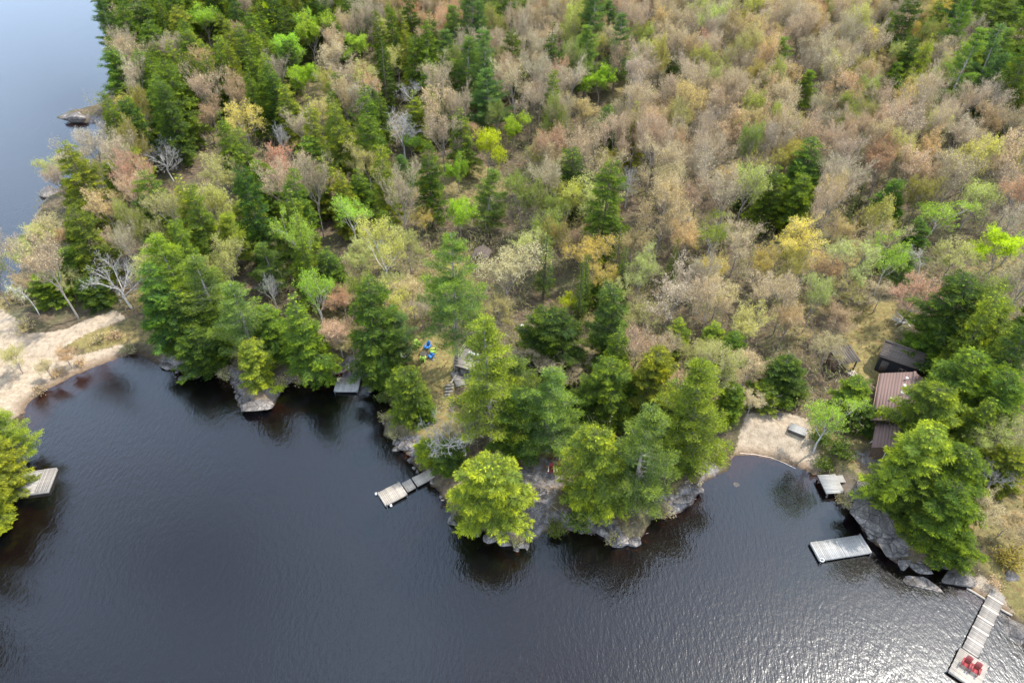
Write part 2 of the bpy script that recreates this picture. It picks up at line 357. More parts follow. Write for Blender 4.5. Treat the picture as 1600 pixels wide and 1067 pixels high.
# ------------------------------------------------------------------ terrain
def axis(bands):
    out = []
    for a, b, s in bands: out += list(np.arange(a, b, s))
    return np.array(out + [bands[-1][1]])
XS = axis([(-900, -260, 40), (-260, -100, 4), (-100, -66, 1.2), (-66, 62, 0.42), (62, 110, 1.2), (110, 270, 4), (270, 900, 40)])
YS = axis([(-320, -20, 20), (-20, 15, 2), (15, 100, 0.42), (100, 150, 0.9), (150, 300, 2.5), (300, 900, 30)])
GX, GY = np.meshgrid(XS, YS); gx, gy = GX.ravel(), GY.ravel()
gh, gd, gb = height(gx, gy, True)
def wpoly(pts): return [tuple(at(x, y)[:2]) for x, y in pts]
def soft(pts, f): 
    pl = wpoly(pts); e = edist(pl, gx, gy); ins = inside(pl, gx, gy)
    return sstep(-f, f, np.where(ins, e, -e))
near = (gd < 5)
sandm = np.maximum.reduce([soft([(-80, 470), (0, 482), (45, 520), (95, 516), (180, 484), (196, 498), (160, 512), (95, 545), (120, 556), (190, 538), (210, 549), (200, 556), (45, 640), (-80, 700)], 0.7),
    soft([(1150, 700), (1165, 648), (1215, 640), (1262, 655), (1275, 700), (1290, 735), (1262, 745), (1140, 720)], 0.6),
    soft([(1505, 915), (1530, 898), (1558, 915), (1585, 955), (1570, 962)], 0.5), gb * (gd < 0) * (gd > -3)])
rockn = fbm(gx / 7, gy / 7, 31, 3)
rockm = np.maximum.reduce([sstep(2.6, 0.6, gd) * sstep(-3, -0.5, gd) * sstep(-0.25, 0.2, rockn) * (1 - gb),
    soft([(1335, 775), (1380, 752), (1412, 790), (1425, 850), (1395, 880), (1350, 835)], 0.5),
    soft([(1330, 705), (1390, 700), (1395, 745), (1345, 755)], 0.8) * 0.75,
    soft([(820, 715), (890, 722), (870, 770), (850, 830), (800, 860), (760, 835), (805, 790)], 0.5),
    soft([(620, 685), (660, 680), (650, 715), (630, 712)], 0.5), soft([(372, 610), (435, 605), (432, 640), (400, 650), (370, 636)], 0.4)])
grassm = np.maximum.reduce([soft([(612, 545), (650, 520), (706, 515), (712, 600), (690, 680), (640, 690), (640, 610)], 0.8),
    soft([(1320, 480), (1400, 470), (1395, 560), (1370, 600), (1330, 600)], 1.0), soft([(1530, 880), (1600, 850), (1640, 980), (1590, 960), (1560, 930)], 0.8),
    soft([(660, 650), (720, 640), (700, 690), (650, 700)], 0.8), soft([(95, 540), (170, 505), (205, 530), (150, 548)], 0.6) * 0.9,
    soft([(1280, 770), (1320, 760), (1345, 800), (1330, 810)], 0.5), sstep(0.15, 0.5, fbm(gx / 11, gy / 11, 41, 3)) * 0.55 * (gd > 2)])
nx, ny = len(XS), len(YS)
ii = (np.arange(ny - 1)[:, None] * nx + np.arange(nx - 1)[None]).ravel()
g = Geo(); g.add(np.stack([gx, gy, gh], 1), np.stack([ii, ii + 1, ii + nx + 1, ii + nx], 1))
me = g.mesh('ground', ['ground'], True)
a = me.attributes.new('cover', 'FLOAT_COLOR', 'POINT')
a.data.foreach_set('color', np.stack([sandm, rockm, grassm, np.ones_like(gx)], 1).astype(np.float32).ravel())
o = obj('ground', me); o['kind'] = 'structure'
g = Geo(); g.add([(-900, -320, 0), (900, -320, 0), (900, 900, 0), (-900, 900, 0)], [(0, 1, 2, 3)])
o = obj('lake_water', g.mesh('lake_water', ['water'])); o['kind'] = 'structure'

# ------------------------------------------------------------------ tree models
def decid(seed, H=15.0, trunk=0.38, spread=0.62, buds=5000, bsize=0.14, twigs=4, upb=0.28, limb=(6, 6, 6, 6), thick=1.0, tw=0.03):
    """trunk + limbs, and a crown of twigs carrying buds or leaves"""
    rng = np.random.default_rng(seed); tg, cg = Geo(), Geo()
    zt = H * trunk; pts = np.array([[0, 0, -0.6], [rng.normal() * .12, rng.normal() * .12, zt * .5], [rng.normal() * .25, rng.normal() * .25, zt], [rng.normal() * .4, rng.normal() * .4, zt * 1.35]])
    r = np.array([0.24, 0.19, 0.15, 0.09]) * thick
    tubes(tg, pts[:-1], pts[1:], r[:-1], r[1:], 0, 6)
    k0 = limb[0]; t = np.linspace(0.35, 1, k0)[:, None]; a = rng.uniform(0, 6.28) + np.arange(k0) * 2.4
    st = pts[1] * (1 - t) + pts[3] * t; st[:, 2] = zt * (0.62 + 0.7 * t[:, 0])
    el = rng.uniform(0.55, 1.15, k0) + 0.25 * t[:, 0]
    dr = np.stack([np.cos(a) * np.cos(el), np.sin(a) * np.cos(el), np.sin(el)], 1)
    ln = H * spread * rng.uniform(0.48, 0.64, k0); rd = 0.085 * thick * np.ones(k0)
    ends = []
    for lev in range(4):
        midp = st + dr * ln[:, None] * 0.5 + rng.normal(size=st.shape) * ln[:, None] * 0.035
        en = midp + nrm(dr + rng.normal(size=dr.shape) * 0.12 + [0, 0, 0.10]) * ln[:, None] * 0.5
        gg = tg if lev < 2 else cg
        if lev < 3:
            tubes(gg, st, midp, rd, rd * 0.75, 0, 4 if lev < 1 else 3); tubes(gg, midp, en, rd * 0.75, rd * 0.5, 0, 4 if lev < 1 else 3)
        else:
            kites(cg, st, en - st, np.linalg.norm(en - st, axis=1), tw * 1.3, rvec(rng, len(st)), 0)
        if lev == 3: ends = (st, en); break
        k = limb[lev + 1]; n = len(st)
        t = rng.uniform(0.30, 1.0, (n, k, 1)); t[:, 0] = 1.0
        base = np.where(t < 0.5, st[:, None] + (midp - st)[:, None] * t * 2, midp[:, None] + (en - midp)[:, None] * (t * 2 - 1))
        nd = nrm(nrm(en - st)[:, None] * 0.9 + rvec(rng, n * k).reshape(n, k, 3) * (0.75 + 0.1 * lev) + [0, 0, upb])
        ln = (ln[:, None] * rng.uniform(0.42, 0.68, (n, k))).ravel(); rd = np.repeat(rd * 0.52, k)
        st, dr = base.reshape(-1, 3), nd.reshape(-1, 3)
    st, en = ends
    n = len(st)
    if twigs:
        t = rng.uniform(0.2, 1, (n, twigs, 1)); b = (st[:, None] + (en - st)[:, None] * t).reshape(-1, 3)
        d = nrm(np.repeat(nrm(en - st), twigs, 0) + rvec(rng, n * twigs) * 0.8 + [0, 0, 0.3])
        tl = rng.uniform(0.3, 0.75, len(b)); kites(cg, b, d, tl, tw, rvec(rng, len(b)), 0)
        tipsp = b + d * tl[:, None]
    else: tipsp = en
    if buds:
        i = rng.integers(0, len(tipsp), buds); p_ = tipsp[i] + rng.normal(size=(buds, 3)) * bsize * 1.1
        sz = bsize * rng.uniform(0.6, 1.5, buds); z = (p_[:, 2] - p_[:, 2].min()) / np.ptp(p_[:, 2])
        kites(cg, p_, rvec(rng, buds) + [0, 0, -0.2], sz * 1.3, sz, rvec(rng, buds) + [0, 0, 0.9], 1, np.clip(rng.uniform(-0.4, 1, buds), 0, 1) * z)
    return tg, cg
def conifer(seed, H=16.0, Rr=3.9, n=150, low=0.08, pw=0.8, droop=0.20, fr=0.14, dome=0.0, dens=1.0, lim=0.75):
    """hemlock, cedar or spruce: feathery sprays along drooping branches"""
    rng = np.random.default_rng(seed); tg, cg = Geo(), Geo()
    tubes(tg, [[0, 0, -0.6], [0, 0, H * .5]], [[0, 0, H * .5], [0, 0, H * .97]], [0.23, 0.13], [0.13, 0.02], 0, 6)
    t = np.sort(rng.uniform(0, 1, n) ** 1.15); z = H * (low + (0.985 - low) * t)
    prof = (1 - t) ** pw if not dome else np.sqrt(np.clip(1 - t ** 2.2, 0, 1)) * (1 - dome) + (1 - t) ** pw * dome
    prof *= np.minimum(1, 0.55 + t * 4)
    a = np.arange(n) * 2.399 + rng.normal(size=n) * 0.25
    lob = 1 + 0.16 * np.sin(2 * a + seed) + 0.10 * np.sin(3 * a + z * 0.8 + seed * 2)
    ln = np.maximum(Rr * prof * rng.uniform(0.5, 1.15, n) * lob, 0.35)
    for k in range(n):
        dirh = np.array([math.cos(a[k]), math.sin(a[k]), 0]); up = 0.38 * t[k] + rng.normal() * .06
        ns = max(3, int(ln[k] / 0.17 * dens)); q = np.linspace(0.12, 1, ns)
        P_ = np.array([0, 0, z[k]]) + dirh * (q * ln[k])[:, None]; P_[:, 2] += up * q * ln[k] - droop * ln[k] * q ** 2.2
        P_ += rng.normal(size=P_.shape) * 0.05
        if ln[k] > 0.9:
            tubes(tg, [[0, 0, z[k]], P_[ns // 2]], [P_[ns // 2], P_[-1]], [0.035, 0.022], [0.022, 0.008])
        side = np.array([-dirh[1], dirh[0], 0]); bt = rng.normal() * .22; tw_ = rng.normal() * .35
        for sg in (-1, 1):
            fl = (0.35 + 0.85 * np.sin(np.clip(q, 0, 1) * 2.6)) * lim * min(1, 0.3 + ln[k] / 3) * rng.uniform(0.7, 1.3, ns)
            fd = dirh * 0.75 + side * sg + np.array([0, 0, -0.28]) + rng.normal(size=(ns, 3)) * 0.22
            fd = nrm(fd); nr = np.array([0, 0, 1.0]) + side * tw_ + rng.normal(size=(ns, 3)) * 0.4
            for (f0, off, sc) in ((0.0, 0.0, 1.0), (0.2, 0.7, 0.55), (0.25, -0.7, 0.55), (0.45, 0.6, 0.48), (0.5, -0.6, 0.48), (0.7, 0.5, 0.36), (0.72, -0.5, 0.36)):
                d2 = nrm(fd + np.cross(nr, fd) * off); b = P_ + fd * (fl * f0)[:, None] + rng.normal(size=P_.shape) * 0.03
                tipv = np.clip(q ** 2 * 0.9 + (f0 > 0.4) * 0.25 + bt + rng.normal(size=ns) * 0.2 - 0.42, 0, 1)
                kites(cg, b, d2 + [0, 0, -0.12], fl * sc, fl * sc * fr + 0.012, nr, 0, tipv, 0.45)
        if ln[k] > 1.0:                                                   # upright plume where the bough ends
            m2 = 60; o_ = P_[-1 - int(ns * .22)] + rng.normal(size=(m2, 3)) * [.30, .30, .16]; dd_ = dirh * .9 + rng.normal(size=(m2, 3)) * .55 + [0, 0, .30]
            kites(cg, o_, dd_, rng.uniform(.22, .5, m2) * lim * 1.3, .048, rvec(rng, m2) + [0, 0, .6], 0, np.clip(.30 + bt + rng.normal(size=m2) * .35, 0, 1))
        kites(cg, P_[-1:], dirh[None] + [0, 0, -0.2], 0.5 * lim, 0.16, np.array([[0, 0, 1.0]]), 0, np.array([0.8]))
    return tg, cg
def pine(seed, H=19.0, Rr=4.4, low=0.13, whorls=15, per=6, flat=1.0, sub=11, need=22, dom=1.5, lean=0.0):
    """white pine: tiers of near-level boughs carrying soft flat tufts of needles"""
    rng = np.random.default_rng(seed); tg, cg = Geo(), Geo()
    tx = np.array([rng.normal() * .2, rng.normal() * .2, 0])
    zz = np.linspace(0, 1, 6); P0 = np.array([tx * math.sin(3 * q) + [0, 0, -0.6 + q * (H + .3)] for q in zz]); rr = 0.34 * (1 - zz) + 0.03
    tubes(tg, P0[:-1], P0[1:], rr[:-1], rr[1:], 0, 6)
    B, D, T = [], [], []
    for w_ in range(whorls):
        t = (w_ + 0.5) / whorls; z = H * (low + (0.96 - low) * t)
        base = Rr * ((1 - t ** dom) * 0.92 + 0.10) * (0.55 + 0.45 * min(1, t * 4 + .3))
        for k in range(per):
            if rng.random() < 0.14: continue
            a = rng.uniform(0, 6.28) + k * 6.28 / per; ln = base * rng.uniform(0.5, 1.25)
            dh = np.array([math.cos(a), math.sin(a), 0]); sd = np.array([-dh[1], dh[0], 0]); el = 0.10 + 0.5 * t + rng.normal() * .08
            ns = max(4, int(sub * ln / 3.5)); q = np.linspace(0.28, 1, ns)
            C = np.array([0, 0, z]) + dh * (q * ln)[:, None]; C[:, 2] += ln * (el * q - 0.22 * q + 0.16 * q ** 3)
            tubes(tg, [[0, 0, z], C[ns // 2]], [C[ns // 2], C[-1]], [0.06, 0.035], [0.035, 0.01])
            for s_ in (-1, 1, 0):
                off = sd * s_ * (ln * 0.30 * (1.1 - q) + 0.25)[:, None] * rng.uniform(0.5, 1.25, (ns, 1)) + dh * 0.2 * rng.normal(size=(ns, 1))
                c = C + off + [0, 0, 0.10] + rng.normal(size=C.shape) * 0.09
                if s_: tubes(tg, C, c, 0.016, 0.008)
                bt = rng.normal() * .2 if s_ == -1 else bt; B.append(c); D.append(nrm(dh * 0.7 + off * 0.6 + [0, 0, 0.25])); T.append(q + bt)
    B, D, T = np.concatenate(B), np.concatenate(D), np.concatenate(T); n = len(B)
    b = np.repeat(B, need, 0) + rng.normal(size=(n * need, 3)) * [0.20, 0.20, 0.07]
    d = nrm(np.repeat(D, need, 0) * 0.8 + rvec(rng, n * need) * [1, 1, 0.7] + [0, 0, 0.28])
    L = rng.uniform(0.22, 0.48, n * need)
    kites(cg, b, d, L, 0.06, rvec(rng, n * need) + [0, 0, 0.8], 0, np.clip(np.repeat(T, need) * 0.7 + rng.normal(size=n * need) * .22 - 0.2, 0, 1), 0.5)
    return tg, cg
def shrub(seed, leafy, n=40, s=1.0):
    rng = np.random.default_rng(seed); tg, cg = Geo(), Geo()
    a = rng.uniform(0, 6.28, n); el = rng.uniform(0.5, 1.4, n); d = np.stack([np.cos(a) * np.cos(el), np.sin(a) * np.cos(el), np.sin(el)], 1)
    ln = rng.uniform(0.7, 1.5, n) * s; b = rng.normal(size=(n, 3)) * [0.15, 0.15, 0.02]; e = b + d * ln[:, None]
    tubes(tg, b - [0, 0, .15], e, 0.018, 0.006)
    k = 14; t = rng.uniform(0.25, 1, (n, k, 1)); p_ = (b[:, None] + (e - b)[:, None] * t).reshape(-1, 3); dd = nrm(np.repeat(d, k, 0) + rvec(rng, n * k) * 0.9)
    kites(cg, p_, dd, rng.uniform(0.2, 0.55, n * k), 0.022, rvec(rng, n * k), 0)
    m_ = leafy; i = rng.integers(0, n * k, m_); q = p_[i] + dd[i] * rng.uniform(0, .5, (m_, 1)) + rng.normal(size=(m_, 3)) * .06
    kites(cg, q, rvec(rng, m_), rng.uniform(0.09, 0.2, m_), 0.11, rvec(rng, m_) + [0, 0, .7], 1, rng.uniform(0, 1, m_))
    return tg, cg
def bent(seed):
    """birch bowed over by snow: one arching white stem with hanging twigs"""
    rng = np.random.default_rng(seed); tg, cg = Geo(), Geo(); q = np.linspace(0, 1, 10)
    P_ = np.stack([-4.2 * q ** 2.4, 0.4 * np.sin(q * 3), 11 * (q - 0.33 * q ** 3) - 0.4], 1); r = 0.14 * (1 - q) + 0.02
    tubes(tg, P_[:-1], P_[1:], r[:-1], r[1:], 0, 5)
    n = 60; t = rng.uniform(0.45, 1, n); i = np.minimum((t * 9).astype(int), 8); b = P_[i] + (P_[i + 1] - P_[i]) * rng.uniform(0, 1, (n, 1))
    d = nrm(rvec(rng, n) + [-0.5, 0, 0.2]); ln = rng.uniform(0.8, 2.0, n); tubes(cg, b, b + d * ln[:, None], 0.02, 0.006)
    k = 10; p_ = (b[:, None] + d[:, None] * ln[:, None, None] * rng.uniform(.2, 1, (n, k, 1))).reshape(-1, 3); dd = nrm(np.repeat(d, k, 0) + rvec(rng, n * k))
    kites(cg, p_, dd, 0.5, 0.025, rvec(rng, n * k), 0)
    kites(cg, p_ + dd * .4, rvec(rng, n * k), 0.16, 0.12, rvec(rng, n * k), 1)
    return tg, cg
LIB = {}
def lib(kind, gens, bark, mats, H, Wd):
    cv = [np.concatenate(c.v) for _, c in gens]
    H = float(np.mean([v[:, 2].max() for v in cv])); Wd = float(np.mean([2 * np.percentile(np.hypot(v[:, 0], v[:, 1]), 96) for v in cv]))
    print('MODEL', kind, round(H, 1), round(Wd, 1), [len(v) for v in cv])
    LIB[kind] = ([(t.mesh(kind + '_trunk', [bark], True), c.mesh(kind + '_crown', mats, False, True)) for t, c in gens], H, Wd)
lib('hemlock', [conifer(s, 16, 3.9, 135, pw=p_, dome=dm) for s, p_, dm in ((1, .8, 0), (2, .7, .5), (3, .9, 0), (4, .75, .6), (5, .65, .3))], 'bark_brown', ['needles'], 16, 7.6)
lib('cedar', [conifer(s, 12, 4.4, 150, pw=.6, dome=dm, low=.03, lim=0.8, droop=.12) for s, dm in ((11, .15), (12, .3), (13, .05))], 'bark_brown', ['needles'], 12, 8.8)
lib('spruce', [conifer(s, 15, 1.7, 130, pw=.85, droop=.35, low=.10, lim=0.5) for s in (21, 22)], 'bark_brown', ['needles'], 15, 3.4)
lib('pine', [pine(s) for s in (31, 32, 33, 34)], 'bark_grey', ['needles'], 19, 8.8)
lib('tallpine', [pine(41, 28, 6.4, low=.30, whorls=18, per=5, sub=10)], 'bark_grey', ['needles'], 28, 12.0)
lib('bare', [decid(s, 15, .40, buds=4000, bsize=.11, twigs=4, upb=.42) for s in (51, 52, 53)], 'bark_grey', ['bark_twig', 'buds'], 15, 9)
lib('bud', [decid(s, 15, .36, buds=13000, bsize=.115, twigs=3, upb=.36) for s in (61, 62, 63, 64)], 'bark_grey', ['bark_twig', 'buds'], 15, 9)
lib('flush', [decid(s, 15, .34, buds=14000, bsize=.135, twigs=2, upb=.32) for s in (66, 67, 68)], 'bark_grey', ['bark_twig', 'leaves'], 15, 9)
lib('leaf', [decid(s, 14, .32, buds=17000, bsize=.17, twigs=2, upb=.30) for s in (71, 72, 73)], 'bark_grey', ['bark_twig', 'leaves'], 14, 9)
lib('birch', [decid(s, 14, .40, .6, buds=8000, bsize=.14, twigs=2, limb=(5, 5, 5, 6)) for s in (81, 82)], 'bark_birch', ['bark_twig', 'leaves'], 14, 8.4)
lib('dead', [decid(s, 13, .35, .7, buds=0, twigs=2, limb=(7, 5, 5, 4), thick=1.25, tw=.045, upb=.2) for s in (91, 92)], 'bark_dead', ['bark_dead', 'buds'], 13, 9)
lib('shrub', [shrub(s, 260) for s in (101, 102)], 'bark_brown', ['bark_twig', 'buds'], 1.6, 2.4)
lib('greenbush', [shrub(s, 1500) for s in (103, 104)], 'bark_brown', ['bark_twig', 'leaves'], 1.6, 2.4)
lib('bent', [bent(111)], 'bark_birch', ['bark_birch', 'buds'], 7.5, 6)
NAME = dict(hemlock='hemlock_tree', cedar='cedar_tree', spruce='spruce_tree', pine='pine_tree', tallpine='pine_tree', bare='bare_tree', bud='budding_tree', flush='leafing_tree', leaf='leafing_tree', birch='birch_tree', dead='dead_tree', shrub='bare_shrub', greenbush='leafy_shrub', bent='birch_tree')
PAL = {'h': (.078, .126, .026), 'hd': (.050, .090, .026), 'hy': (.124, .165, .032), 'p': (.100, .164, .052), 'pb': (.070, .130, .056), 'py': (.155, .222, .044), 's': (.040, .068, .019),
    'tan': (.455, .375, .22), 'pink': (.455, .345, .235), 'red': (.44, .27, .18), 'or': (.46, .345, .175), 'grey': (.42, .37, .29), 'pg': (.38, .40, .13), 'yel': (.52, .43, .10), 'ol': (.34, .33, .11),
    'fg': (.20, .245, .065), 'fo': (.25, .23, .075), 'lime': (.25, .37, .04), 'lg': (.26, .38, .06), 'yl': (.40, .46, .03), 'bg': (.22, .34, .06)}
CWORD = {'h': 'green', 'hd': 'dark green', 'hy': 'yellow-green', 'p': 'green', 'pb': 'blue-green', 'py': 'bright yellow-green', 's': 'dark', 'tan': 'tan', 'pink': 'pinkish', 'red': 'reddish', 'or': 'orange-brown',
    'grey': 'grey', 'pg': 'pale green', 'yel': 'golden', 'ol': 'olive', 'fg': 'soft green', 'fo': 'olive-gold', 'lime': 'lime green', 'lg': 'light green', 'yl': 'yellow-lime', 'bg': 'fresh green'}
KWORD = dict(hemlock='feathery hemlock', cedar='bushy cedar', spruce='narrow spire spruce', pine='white pine', tallpine='towering pine', bare='leafless hardwood', bud='budding hardwood', flush='freshly leafing hardwood', leaf='round leafy hardwood', birch='white-stemmed birch', dead='bare bleached dead tree', shrub='leafless shrub', greenbush='leafy shrub', bent='bowed white birch')
rng = np.random.default_rng(7)
TREES = []        # dict per tree, labelled later
def plant(kind, col, base, Hm, Wm, label=None, manual=False, rz=None):
    TREES.append(dict(kind=kind, col=col, p=np.array(base), H=Hm, W=Wm, label=label, manual=manual, rz=rng.uniform(0, 6.28) if rz is None else rz))
def tree_px(kind, col, px, py, wpx, ratio=None, label=None, rz=None):
    """a tree whose tip is seen at (px, py) and whose crown is wpx wide there"""
    _, H, Wd = LIB[kind]; ratio = ratio or H / Wd; up = 14.0; wpx *= (1.14 if py > 400 else 1.05) * (1.05 if kind == 'leaf' else 1)
    for _ in range(4):
        p_ = at(px, py, up); dep = proj(p_)[2]; Wm = wpx / FPX * dep; up = float(np.clip(Wm * ratio, 1.0, 30))
    p_ = at(px, py, up); z = gz(p_[0], p_[1])
    if z < 0.05: z = 0.05
    plant(kind, col, (p_[0], p_[1], z), up, Wm, label, True, rz)
K = dict(h='hemlock', c='cedar', s='spruce', p='pine', T='tallpine', b='bare', u='bud', l='leaf', w='birch', d='dead', n='shrub', g='greenbush', B='bent')
